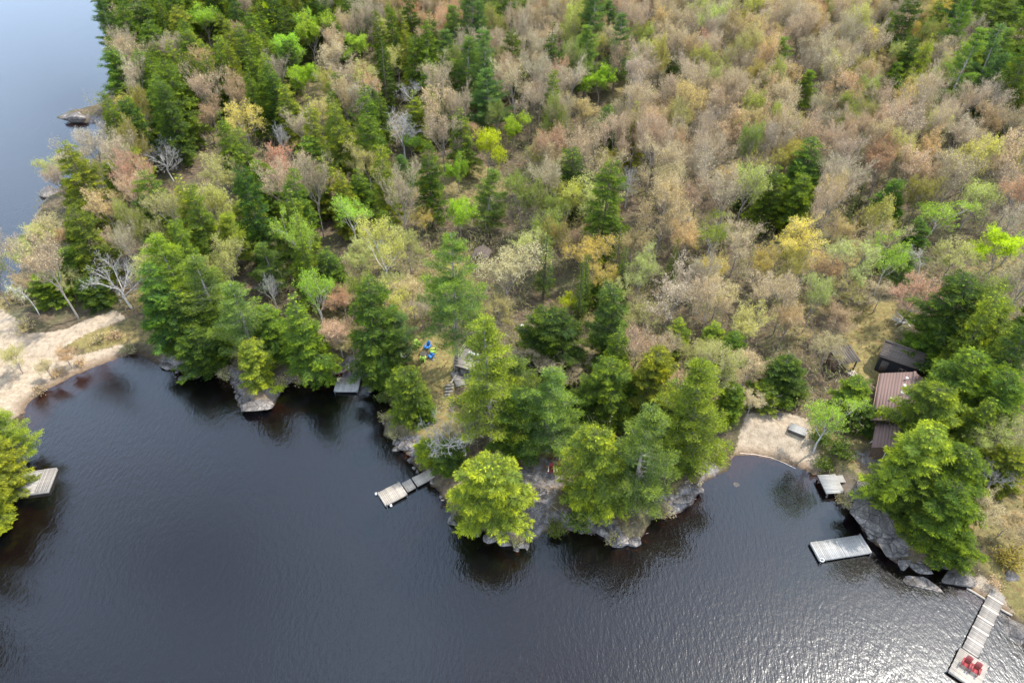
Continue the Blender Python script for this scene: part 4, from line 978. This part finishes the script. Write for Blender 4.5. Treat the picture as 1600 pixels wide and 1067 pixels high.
# ------------------------------------------------------------------ chairs
def chair_parts(seatm, armm):
    g_ = Geo()
    for k in range(5): g_.add(*box_vf(-.25, .25, .28 - k * .115 - .10, .28 - k * .115, .36 - k * .025 - .02, .36 - k * .025))
    seat = g_.mesh('chair_seat', [seatm]); g_ = Geo()
    for k in range(5):
        x = (k - 2) * .105; h_ = 1.0 - abs(k - 2) * .045
        v, f = box_vf(x - .048, x + .048, -.012, .012, 0, 1); v[:, 1] += -.28 - v[:, 2] * .30; v[:, 2] = .20 + v[:, 2] * (h_ - .18); g_.add(v, f)
    g_.add(*box_vf(-.27, .27, -.44, -.40, .50, .56)); back = g_.mesh('chair_back', [seatm])
    arm = boxmesh('chair_arm', [(-.07, .07, -.42, .36, .535, .565)], armm)
    leg = boxmesh('chair_leg', [(-.022, .022, -.05, .05, 0, .533)], seatm)
    rl = Geo(); v, f = box_vf(-.02, .02, 0, 1, -.05, .05); v[:, 2] += .36 - v[:, 1] * .31; v[:, 1] = .25 - v[:, 1] * .98; rl.add(v, f); rl = rl.mesh('chair_leg', [seatm])
    return seat, back, arm, leg, rl
CH = {}
def chair(label, key, seatm, armm, loc, rz):
    if key not in CH: CH[key] = chair_parts(seatm, armm)
    s, b, a_, l, rl = CH[key]; r = thing('adirondack_chair', label, 'chair', loc, rz, 'lawn chairs')
    obj('seat', s, r); obj('backrest', b, r)
    for sg in (-1, 1):
        obj('armrest', a_, r, (sg * .32, 0, 0)); obj('leg', l, r, (sg * .29, .30, 0)); obj('leg', rl, r, (sg * .275, 0, 0))
    return r
face = math.atan2(u6[1], u6[0]) - math.pi / 2
for lab, s_ in (('left red slatted chair on the long dock end', -.40), ('right red slatted chair on the long dock end', .42)):
    c = c0 + u6 * 1.55 + n6 * s_; chair(lab, 'red', 'plastic_red', 'plastic_red', (c[0], c[1], Z + .006), face + .05 * s_)
for lab, px, py, rz in (('left red lawn chair with cream arms on the rocky point', 861, 738, 3.05), ('right red lawn chair with cream arms on the rocky point', 874, 738, 3.2)):
    c = at(px, py); chair(lab, 'redcream', 'plastic_red', 'paint_cream', (c[0], c[1], c[2] + .03), rz)
fp = at(662.5, 553)
for lab, px, py, key, m_ in (('upper blue chair by the fire pit', 668, 545, 'blue', 'plastic_blue'), ('lime green chair right of the fire pit', 676, 551.5, 'lime', 'plastic_lime'), ('lower blue chair by the fire pit', 673.5, 559, 'blue', 'plastic_blue'),
        ('lime green chair half hidden left of the fire pit', 653.5, 542, 'lime', 'plastic_lime'), ('lime green chair below the fire pit under branches', 661, 563, 'lime', 'plastic_lime')):
    c = at(px, py); d_ = fp - c; chair(lab, key, m_, m_, (c[0], c[1], c[2] + .02), math.atan2(d_[1], d_[0]) - math.pi / 2)

# ------------------------------------------------------------------ boulders and stones
def rockmesh(seed, sx, sy, sz, sub=3):
    import bmesh
    bm = bmesh.new(); bmesh.ops.create_icosphere(bm, subdivisions=sub, radius=1.0); rr = np.random.default_rng(seed)
    pl = rvec(rr, 16); off = rr.uniform(.45, .82, 16); V = np.array([v.co[:] for v in bm.verts])
    for _ in range(2):
        for n_, o_ in zip(pl, off):
            dd = V @ n_ - o_; V -= np.maximum(dd, 0)[:, None] * n_ * .97
    V += vnoise(V[:, 0] * 3 + seed, V[:, 1] * 3 + V[:, 2] * 2, seed)[:, None] * V * .035
    V *= [sx, sy, sz]
    for v, c in zip(bm.verts, V): v.co = c
    me = bpy.data.meshes.new('rock'); bm.to_mesh(me); bm.free(); me.materials.append(MATS['rock'])
    return me
BOULD = '''402 634 2.4 1.6 .9|big pale fractured rock jutting into the water on the left bank
384 628 1.2 1.0 .8|smaller grey rock left of the pale fractured rock
640 694 1.7 1.2 .5|flat pale rock at the shore below the clearing
622 690 .9 .7 .4|small pale stone at the waterline below the clearing
656 700 1.0 .8 .4|brownish stone beside the flat pale rock
738 828 1.5 1.1 .8|grey block at the waterline under the rounded cedar
712 812 1.1 .9 .7|dark block left of the grey waterline block
766 842 1.3 .9 .6|grey angular rock at the tip of the point
788 848 1.1 .8 .6|small angular rock at the very tip of the point
812 850 1.2 .8 .4|pale wet rock in the water off the point
832 792 1.6 1.0 .5|long pale slab on the slope below the red chairs
828 820 1.1 .9 .5|pale block on the lower slope of the point
815 806 .9 .8 .4|squarish stone beside the pale block on the slope
843 770 1.2 .8 .4|smooth slab just under the red chairs
820 738 1.9 1.3 .5|round grey rock left of the red chairs
872 716 .5 .4 .3|small grey stone above the red chairs
940 828 1.2 1.0 .7|shadowed rock at the waterline under the yellow-tipped cedar
968 844 1.7 1.2 .8|broad grey rock at the foot of the soft green pine
992 846 1.2 .9 .6|pointed grey rock at the outer corner of the bank
1062 782 2.0 .9 .5|grey ledge along the cove side of the bank
1085 765 1.2 .9 .6|grey rock at the inner end of the cove ledge
1440 912 2.3 1.1 .45|smooth grey rock alone in the water
1494 905 2.2 1.4 1.0|large dark boulder left of the long dock
1436 888 1.6 .9 .6|grey shore rock under the wide low cedar
1412 880 1.1 .8 .5|small shore rock near the flat slab
1578 900 .8 .7 .6|dark round boulder in the grass above the long dock
1592 985 1.6 1.8 .7|grey rock at the right edge beside the long dock
1372 800 3.4 3.2 .35|large flat grey rock slab behind the wide dock
1392 845 2.6 2.2 .35|lower part of the flat grey rock slab
1355 760 1.4 1.0 .5|pale rubble heap above the rock slab
300 585 1.8 .9 .8|grey rock at the foot of the left bank
262 573 1.2 .8 .6|small rock near the corner of the sand beach
470 596 1.2 .8 .5|grey rock under shrubs on the left bank
78 303 3.2 2.2 1.6|white rock on the far lake shore, upper left
1218 648 .7 .4 .35|pale stone at the back of the cove beach
120 182 3.6 2.2 .7|brown rocky point in the far lake'''
for k, ln_ in enumerate(BOULD.splitlines()):
    body, lab = ln_.split('|'); px, py, sx, sy, sz = map(float, body.split()); c = at(px, py); z = max(c[2], -.05)
    o = obj('boulder', rockmesh(200 + k, sx, sy, sz), None, (c[0], c[1], z + .02), rng.uniform(-.4, .4)); tag(o, lab, 'rock', 'rocks along the shore')

# ------------------------------------------------------------------ buildings
def gable(label, name, loc, rz, L, Wd, wall, rise, roofm, wallm, over=.35, course=.34, extra=None):
    """gabled building, ridge along local x; roof laid in shingle courses"""
    r = thing(name, label, 'building' if name != 'shed' else 'shed', loc, rz)
    x0, x1, y0, y1 = -L / 2, L / 2, -Wd / 2, Wd / 2; g_ = Geo()
    v = np.array([(x0, y0, -.8), (x1, y0, -.8), (x1, y1, -.8), (x0, y1, -.8), (x0, y0, wall), (x1, y0, wall), (x1, y1, wall), (x0, y1, wall), (x0, 0, wall + rise), (x1, 0, wall + rise)])
    g_.add(v, [(0, 1, 5, 4), (2, 3, 7, 6)]); g_.add(v, [(1, 2, 6, 9, 5), (3, 0, 4, 8, 7)]); obj('wall', g_.mesh('wall', [wallm]), r)
    sl_ = math.hypot(rise, Wd / 2); sn, cs = rise / sl_, (Wd / 2) / sl_; T = sl_ + over
    for sg in (-1, 1):
        g_ = Geo(); pts = []
        for e in (0, T):
            for q in (.02, .10): pts.append((sg * cs * e, wall + rise - sn * e + q))
        vv = [(x, *p_) for x in (x0 - over, x1 + over) for p_ in pts]
        g_.add(vv, [(0, 1, 3, 2), (4, 6, 7, 5), (0, 4, 5, 1), (2, 3, 7, 6), (1, 5, 7, 3), (0, 2, 6, 4)]); roof = obj('roof', g_.mesh('roof', [roofm]), r)
        n = int(T / course); rr = random.Random(n)
        me_ = Geo(); yy = [(0, .09), (course - .004, .09), (course - .004, .107), (0, .104)]
        vv = [(x, sg * cs * a_ - sg * sn * 0, -sn * a_ + b_) for x in (x0 - over - .01, x1 + over + .01) for a_, b_ in yy]
        me_.add(vv, [(0, 1, 2, 3), (4, 7, 6, 5), (0, 4, 5, 1), (1, 5, 6, 2), (2, 6, 7, 3), (3, 7, 4, 0)]); me_ = me_.mesh('shingle_course', [roofm])
        for k in range(n): obj('shingle_course', me_, roof, (rr.uniform(-.01, .01), sg * cs * k * course, wall + rise - sn * k * course))
    g_ = Geo(); g_.add(*box_vf(x0 - over - .02, x1 + over + .02, -.14, .14, wall + rise + .13, wall + rise + .19)); obj('ridge_cap', g_.mesh('ridge_cap', [roofm]), r)
    return r, (x0, x1, y0, y1)
def window(r, c, u, n_, w_, h_, m_='paint_white'):
    """framed window at local c, running along unit u, facing n_"""
    u, n_ = np.array(u, float), np.array(n_, float); up = np.array([0, 0, 1.0]); c = np.array(c, float)
    def bar(a0, a1, b0, b1, o0, o1, mm, nm, par):
        g_ = Geo(); vv = [c + u * a_ + up * b_ + n_ * o_ for b_ in (b0, b1) for o_ in (o0, o1) for a_ in (a0, a1)]; g_.add(vv, [(0, 2, 3, 1), (4, 5, 7, 6), (0, 1, 5, 4), (2, 6, 7, 3), (0, 4, 6, 2), (1, 3, 7, 5)]); return obj(nm, g_.mesh(nm, [mm]), par)
    wn = bar(-w_ / 2, w_ / 2, 0, h_, -.02, .015, 'window_glass', 'window', r)
    for (a0, a1, b0, b1) in ((-w_ / 2 - .07, w_ / 2 + .07, -.07, 0), (-w_ / 2 - .07, w_ / 2 + .07, h_, h_ + .07), (-w_ / 2 - .07, -w_ / 2, .001, h_ - .001), (w_ / 2, w_ / 2 + .07, .001, h_ - .001), (-.025, .025, .001, h_ - .001)):
        bar(a0, a1, b0, b1, -.01, .05, m_, 'window_frame', wn)
# cabin with red-brown roof
c = at(1404, 668); cz = gz(c[0], c[1]) + .4
rzc = R(62)
cab, bb = gable('red-brown shingled cabin half hidden by cedars on the right', 'cabin', (c[0] + .4, c[1] + 1.2, cz), rzc, 8.0, 6.0, 2.4, 1.6, 'shingle_red', 'siding_brown', .45)
wing, wb = gable('lower front wing of the red-brown cabin facing the water', 'cabin_wing', (0, 0, 0), 0, 4.2, 4.0, 2.0, 1.1, 'shingle_red', 'siding_brown', .35)
wing.parent = cab; wing.location = (-5.9, .5, -.1)
for q in ('label', 'category'): del wing[q]
wing.name = 'front_wing'
window(wing, (-2.1, 0, .55), (0, 1, 0), (-1, 0, 0), 1.3, 1.1); window(cab, (0, 3.0, .8), (1, 0, 0), (0, 1, 0), 1.2, 1.0); window(cab, (-2.6, 3.0, .8), (1, 0, 0), (0, 1, 0), 1.2, 1.0)
for k, (x, y) in enumerate(((3.0, .75), (1.6, .85), (.2, 1.0), (-.8, 1.9))):
    z = 4.0 - abs(y) * 1.6 / 3.0 + .12; gg = Geo(); tubes(gg, [[x, y, z - .05], [x, y, z + .30]], [[x, y, z + .30], [x, y, z + .42]], [.07, .17], [.07, .02], 0, 10); obj('roof_vent', gg.mesh('roof_vent', ['paint_white'], True), cab)
obj('gutter', boxmesh('gutter', [(-4.42, 4.42, 3.42, 3.52, 2.12, 2.22)], 'wood_brown'), cab)
obj('chimney', boxmesh('chimney', [(-2.2, -1.6, -.9, -.3, 3.2, 4.6), (-2.26, -1.54, -.96, -.24, 4.602, 4.7)], 'concrete'), cab)
# dark shed
c = at(1398, 581); dsh, _ = gable('black-walled shed with brown shingled roof behind the cabin', 'shed', (c[0] + .3, c[1] + .6, c[2]), R(-33), 4.6, 3.4, 2.5, 1.15, 'shingle_brown', 'siding_black', .2, .3)
obj('door', boxmesh('shed_door', [(-1.9, -1.0, -1.75, -1.705, 0, 1.9)], 'wood_dark'), dsh); window(dsh, (.7, -1.7, 1.0), (1, 0, 0), (0, -1, 0), .7, .6, 'wood_brown')
# old open woodshed
c = at(1312, 572); ws_, _ = thing('woodshed', 'old open brown woodshed with sagging roof left of the lawn', 'shed', (c[0], c[1], c[2]), R(12)), 0
for (x, y) in ((-1.3, -1), (1.3, -1), (-1.3, 1), (1.3, 1)): obj('post', boxmesh('post', [(x - .08, x + .08, y - .08, y + .08, -.4, 2.0 + .25 * (y > 0))], 'wood_dark'), ws_)
rr = random.Random(4)
me = boxmesh('roof_board', [(-.16, .16, -1.45, 1.45, -.02, .02)], 'wood_dark')
for k in range(9): o = obj('roof_board', me, ws_, (-1.5 + k * .37, rr.uniform(-.1, .1), 2.18 - .02 * k)); o.rotation_euler = (.12 + rr.uniform(-.03, .03), rr.uniform(-.04, .04), rr.uniform(-.03, .03))
for (x0, x1, y0, y1) in ((-1.35, 1.35, .98, 1.03), (-1.38, -1.33, -.9, .9)): obj('wall', boxmesh('wall', [(x0, x1, y0, y1, 0, 1.6)], 'wood_brown'), ws_)
me = boxmesh('log', [(-.5, .5, -.07, .07, 0, .13)], 'wood_pale')
for k in range(12): o = tag(obj('firewood_log', me, None, (c[0] + rr.uniform(.6, 1.4), c[1] - 1.7 + rr.uniform(-.5, .5), c[2] + .02 + .13 * (k // 5)), rr.uniform(0, 3)), 'split log in the heap beside the old woodshed', 'log', 'firewood beside the woodshed')
# small dark shed up the hill
c = at(752, 417); s2, _ = gable('small dark hut seen beside the very tall pine', 'shed', (c[0], c[1] + .8, c[2]), R(78), 2.6, 2.4, 1.8, .7, 'shingle_brown', 'siding_black', .2, .3)
# white swing frame before the cabin
c = at(1367, 695); r = thing('swing_frame', 'white open metal frame standing before the cabin wing', 'frame', c, R(25))
for (x, y, x2, y2) in ((-.45, -.5, -.45, 0), (-.45, .5, -.45, 0), (.45, -.5, .45, 0), (.45, .5, .45, 0)):
    gg = Geo(); tubes(gg, [[x, y, -.1]], [[x2, y2, 1.5]], .045, .045, 0, 6); obj('leg', gg.mesh('leg', ['paint_white'], True), r)
for z_, ww in ((1.48, .5), (.5, .5)):
    gg = Geo(); tubes(gg, [[-ww, 0 if z_ > 1 else -.32, z_]], [[ww, 0 if z_ > 1 else -.32, z_]], .05, .05, 0, 6); obj('crossbar', gg.mesh('crossbar', ['paint_white'], True), r)
# wooden deck with rails and steps on the wooded point
c = at(742, 572); dz = c[2] + 1.0; r = thing('wooden_deck', 'weathered wooden deck with rails half hidden under the big pine', 'deck', (c[0], c[1], dz), R(-22))
me = boxmesh('deck_plank', [(-2.2, 2.2, 0, .185, -.035, 0)], 'wood_grey')
for k in range(18): obj('plank', me, r, (0, -1.8 + k * .2, 0))
for (x, y) in ((-2.1, -1.7), (2.1, -1.7), (-2.1, 1.7), (2.1, 1.7), (0, -1.7), (-2.1, 0)): obj('post', boxmesh('deck_post', [(x - .06, x + .06, y - .06, y + .06, -1.6, -.04), (x - .05, x + .05, y - .05, y + .05, .005, 1.0)], 'wood_grey'), r)
for (x0, x1, y0, y1) in ((-2.0, 2.0, -1.73, -1.67), (-2.13, -2.07, -1.6, 1.6)):
    for z_ in (.5, .95): obj('rail', boxmesh('deck_rail', [(x0, x1, y0, y1, z_, z_ + .08)], 'wood_pale'), r)
obj('bench', boxmesh('deck_bench', [(-1.2, .4, .6, 1.0, .40, .45), (-1.1, -1.0, .65, .95, .005, .398), (.2, .3, .65, .95, .005, .398)], 'paint_white'), r)
c = at(716, 592); r = thing('stone_terrace', 'small pale terrace edged by a grey log below the deck', 'terrace', (c[0], c[1], c[2] + .1), R(20))
gg = Geo()
for k in range(6): obj('slab', boxmesh('slab', [(-.62, .62, -.45, .45, -.25, .02)], 'concrete'), r, ((k % 2) * 1.28, -.9 + (k // 2) * .95, .01 * k))
c = at(704, 612); rr = random.Random(8); r = thing('garden_steps', 'short run of pale wooden steps at the edge of the clearing', 'steps', c, R(10))
for k in range(5): obj('tread', boxmesh('tread', [(-.6, .6, -.16, .16, -.10, .03)], 'wood_grey'), r, (-.08 * k, -.42 * k + .9, .20 - .14 * k + .15))
gg = Geo(); P_ = np.array([at(713, 573), at(715, 583), at(710, 592), at(704, 601)]) + [0, 0, .2]; tubes(gg, P_[:-1], P_[1:], .13, .12, 0, 7); o = tag(obj('driftwood_log', gg.mesh('driftwood_log', ['bark_grey'], True)), 'bent grey log lying between the clearing and the terrace', 'log')
# dinghy
c = at(632, 556); r = thing('dinghy', 'small white dinghy lying on the grass left of the fire pit', 'boat', (c[0], c[1], c[2] + .05), R(52))
g_ = Geo(); q = np.linspace(-1.35, 1.35, 11); hwid = .62 * np.sqrt(np.clip(1 - (np.clip(q, -.4, 2) / 1.36) ** 2 * .98, 0, 1)); V = []
for x, h_ in zip(q, hwid): V += [(x, -h_, .42), (x, -h_ * .62, .02), (x, h_ * .62, .02), (x, h_, .42)]
F = [(4 * k + j, 4 * k + 4 + j, 4 * k + 5 + j, 4 * k + 1 + j) for k in range(10) for j in range(3)] + [(0, 1, 2, 3)]; g_.add(V, F); hull = obj('hull', g_.mesh('hull', ['paint_white'], True), r)
for sg in (0, 3):
    gg = Geo(); E = np.array([V[4 * k + sg] for k in range(11)]); tubes(gg, E[:-1], E[1:], .035, .035, 0, 6); obj('gunwale', gg.mesh('gunwale', ['plastic_pale'], True), hull)
for x in (-.75, .15): obj('thwart', boxmesh('thwart', [(x - .13, x + .13, -.5, .5, .27, .31)], 'wood_dark'), r)
# fire pit
r = thing('fire_pit', 'round stone fire pit between the blue and green chairs', 'fire pit', fp)
me = rockmesh(300, .17, .14, .14, 2)
for k in range(11): obj('stone', me, r, (.58 * math.cos(k * .571), .58 * math.sin(k * .571), .06), k * 1.3)
gg = Geo(); th = np.linspace(0, 2 * math.pi, 17)[:-1]; gg.add(np.stack([.5 * np.cos(th), .5 * np.sin(th), np.full(16, .05)], 1), [list(range(16))]); obj('ash_bed', gg.mesh('ash_bed', ['ash']), r)
# barrel
c = at(816, 516); r = thing('barrel', 'pale blue plastic barrel on the forest floor uphill of the deck', 'barrel', c)
gg = Geo()
for z0, z1, a0, a1 in ((0, .08, .26, .29), (.08, .45, .29, .31), (.45, .82, .31, .29), (.82, .9, .29, .25)): tubes(gg, [[0, 0, z0]], [[0, 0, z1]], a0, a1, 0, 14)
obj('body', gg.mesh('body', ['plastic_pale'], True), r); gg = Geo(); gg.add(np.stack([.25 * np.cos(th), .25 * np.sin(th), np.full(16, .9)], 1), [list(range(16))]); obj('lid', gg.mesh('lid', ['paint_white']), r)
# weathered box on the beach
A, B_, C_ = at(1232, 678), at(1237, 665), at(1254, 687); lx, la = frame(A, C_); c = (at(1259, 672) + A) / 2
r = thing('wooden_box', 'weathered whitish wooden box upside down on the cove beach', 'box', (c[0], c[1], c[2]), la)
me = boxmesh('board', [(-1.05, 1.05, -.1, .1, .5, .53)], 'wood_silver')
for k in range(6): obj('board', me, r, (0, -.53 + k * .212, .005 * (k % 3)))
obj('side', boxmesh('side', [(-1.0, 1.0, -.6, -.56, 0, .498), (-1.0, 1.0, .54, .58, 0, .498), (-1.02, -.98, -.558, .538, 0, .496), (.98, 1.02, -.558, .538, 0, .496)], 'wood_dark'), r)
# pale lines at the beaches
def line_log(label, pts, rad, m_, name='driftwood_log', cat='log'):
    gg = Geo(); P_ = np.array([at(*q) for q in pts]); P_[:, 2] = np.maximum(P_[:, 2], 0) + rad * .6; tubes(gg, P_[:-1], P_[1:], rad, rad * .95, 0, 7); return tag(obj(name, gg.mesh(name, [m_], True)), label, cat)
line_log('white rope line along the edge of the cove beach', [(1156, 708), (1180, 710), (1205, 715), (1225, 723), (1243, 732)], .035, 'paint_cream', 'beach_rope', 'rope')
line_log('pale timber edging left of the long dock', [(1510, 919), (1525, 928), (1541, 938)], .12, 'wood_pale', 'edging_timber', 'timber'); line_log('pale timber edging right of the long dock', [(1560, 950), (1570, 956), (1581, 962)], .12, 'wood_pale', 'edging_timber', 'timber')
c0_, c1_ = at(1339, 800), at(1362, 843); Ls, as_ = frame(c0_, c1_)
r = thing('stone_curb', 'narrow pale stone curb along the rock slab', 'curb', (c0_[0], c0_[1], max(c0_[2], .2)), as_)
for k in range(6): obj('stone', boxmesh('curb_stone', [(0, Ls / 6 - .03, -.2, .2, -.5, .28)], 'concrete'), r, (k * Ls / 6, 0, .02 * math.sin(k * 3)))
# heap of grey branches above the lawn
rr = random.Random(5); c = at(1406, 505)
for k in range(9):
    gg = Geo(); a_ = rr.uniform(0, 3.1); l_ = rr.uniform(.8, 1.7); d_ = np.array([math.cos(a_) * l_, math.sin(a_) * l_, rr.uniform(-.15, .25)]); m0 = np.array([rr.uniform(-.7, .7), rr.uniform(-.7, .7), .25 + .05 * k])
    tubes(gg, [m0 - d_, m0], [m0, m0 + d_ + [0, 0, .1]], [.07, .06], [.06, .03], 0, 5); tag(obj('cut_branch', gg.mesh('cut_branch', ['bark_dead'], True), None, c), 'bleached cut branch in the heap above the lawn', 'branch', 'heap of cut branches')

# ------------------------------------------------------------------ forest floor: fallen leaves, sticks and ferns, too many to count
n = 42000; x = rng.uniform(-110, 110, n); y = rng.uniform(28, 150, n); hz, dz_, bz = height(x, y, True)
ux, uy, _ = proj(np.stack([x, y, hz], 1)); k = (dz_ > 1.2) & (bz < .3) & (ux > -60) & (ux < 1660)
for pl in PROTECT[:1] + PROTECT[2:3]: k &= ~inside(pl, ux, uy)
b = np.stack([x, y, hz], 1)[k]; n = len(b); g = Geo()
kites(g, b + [0, 0, .05], rvec(rng, n) * [1, 1, .35] + [0, 0, .25], rng.uniform(.15, .5, n), rng.uniform(.08, .26, n), rvec(rng, n) * .5 + [0, 0, 1], 0, rng.uniform(0, 1, n))
i = rng.integers(0, n, 9000); kites(g, b[i] + [0, 0, .1], rvec(rng, 9000) * [1, 1, .5] + [0, 0, .5], rng.uniform(.5, 1.6, 9000), .04, rvec(rng, 9000), 1)
# saplings and brush under the hardwoods
n = 60000; x = rng.uniform(-210, 235, n); y = rng.uniform(50, 260, n); hz, dz_, bz = height(x, y, True); pq = np.stack([x, y, hz], 1)
ux, uy, _ = proj(pq); kk = (dz_ > 2.5) & (bz < .2) & (ux > -40) & (ux < 1640) & (uy > -10) & (vnoise(x / 9, y / 9, 77) > -.35)
for pl in PROTECT: kk &= ~inside(pl, ux, uy)
pq = pq[kk][:30000]; n = len(pq); hs = rng.uniform(.8, 4.2, n); u2 = Geo()
kites(u2, pq, rvec(rng, n) * .25 + [0, 0, 1], hs, .05, rvec(rng, n), 1)
for q in range(7):
    f_ = rng.uniform(.3, 1, n); bb_ = pq + np.stack([0 * f_, 0 * f_, hs * f_], 1) + rng.normal(size=(n, 3)) * [.12, .12, .05]; d_ = rvec(rng, n) + [0, 0, .5]
    kites(u2, bb_, d_, hs * .35, .035, rvec(rng, n), 1)
    for _ in range(2): kites(u2, bb_ + nrm(d_) * (hs * rng.uniform(.15, .4, n))[:, None], rvec(rng, n), rng.uniform(.12, .3, n), .16, rvec(rng, n) + [0, 0, .8], 0, rng.uniform(0, 1, n))
uo = obj('forest_undergrowth', u2.mesh('forest_undergrowth', ['buds', 'bark_twig'], False, True)); uo.color = (.20, .215, .075, 1); uo['kind'] = 'stuff'
o = obj('forest_litter', g.mesh('forest_litter', ['buds', 'bark_twig'], False, True)); o.color = (.20, .135, .065, 1); o['kind'] = 'stuff'
# loose stones at the waterline, too many to count
g = Geo(); import bmesh
sh_ = [rockmesh(400 + k, 1, 1, .7, 2) for k in range(6)]; sv = []
for me in sh_: sv.append((np.array([v.co[:] for v in me.vertices]), np.array([p_.vertices[:] for p_ in me.polygons]))); bpy.data.meshes.remove(me)
pts = np.array(MAIN[4:-4]); n = 0
for a0, a1 in zip(pts[:-1], pts[1:]):
    for k in range(int(np.hypot(*(a1 - a0)) * 2.2)):
        q = a0 + (a1 - a0) * rng.random() + rng.normal(size=2) * .55
        if float(beachy(q[:1], q[1:])[0]) > .2: continue
        V, F = sv[int(rng.integers(6))]; sc = rng.uniform(.12, .34) * (2.0 if rng.random() < .14 else 1); th_ = rng.uniform(0, 6.28); c_, s_ = math.cos(th_), math.sin(th_)
        V = V * sc * rng.uniform(.7, 1.3, 3); V = np.stack([V[:, 0] * c_ - V[:, 1] * s_ + q[0], V[:, 0] * s_ + V[:, 1] * c_ + q[1], V[:, 2] + max(gz(*q), -.25) + sc * .2], 1); g.add(V, F)
o = obj('shore_stones', g.mesh('shore_stones', ['rock'])); o['kind'] = 'stuff'
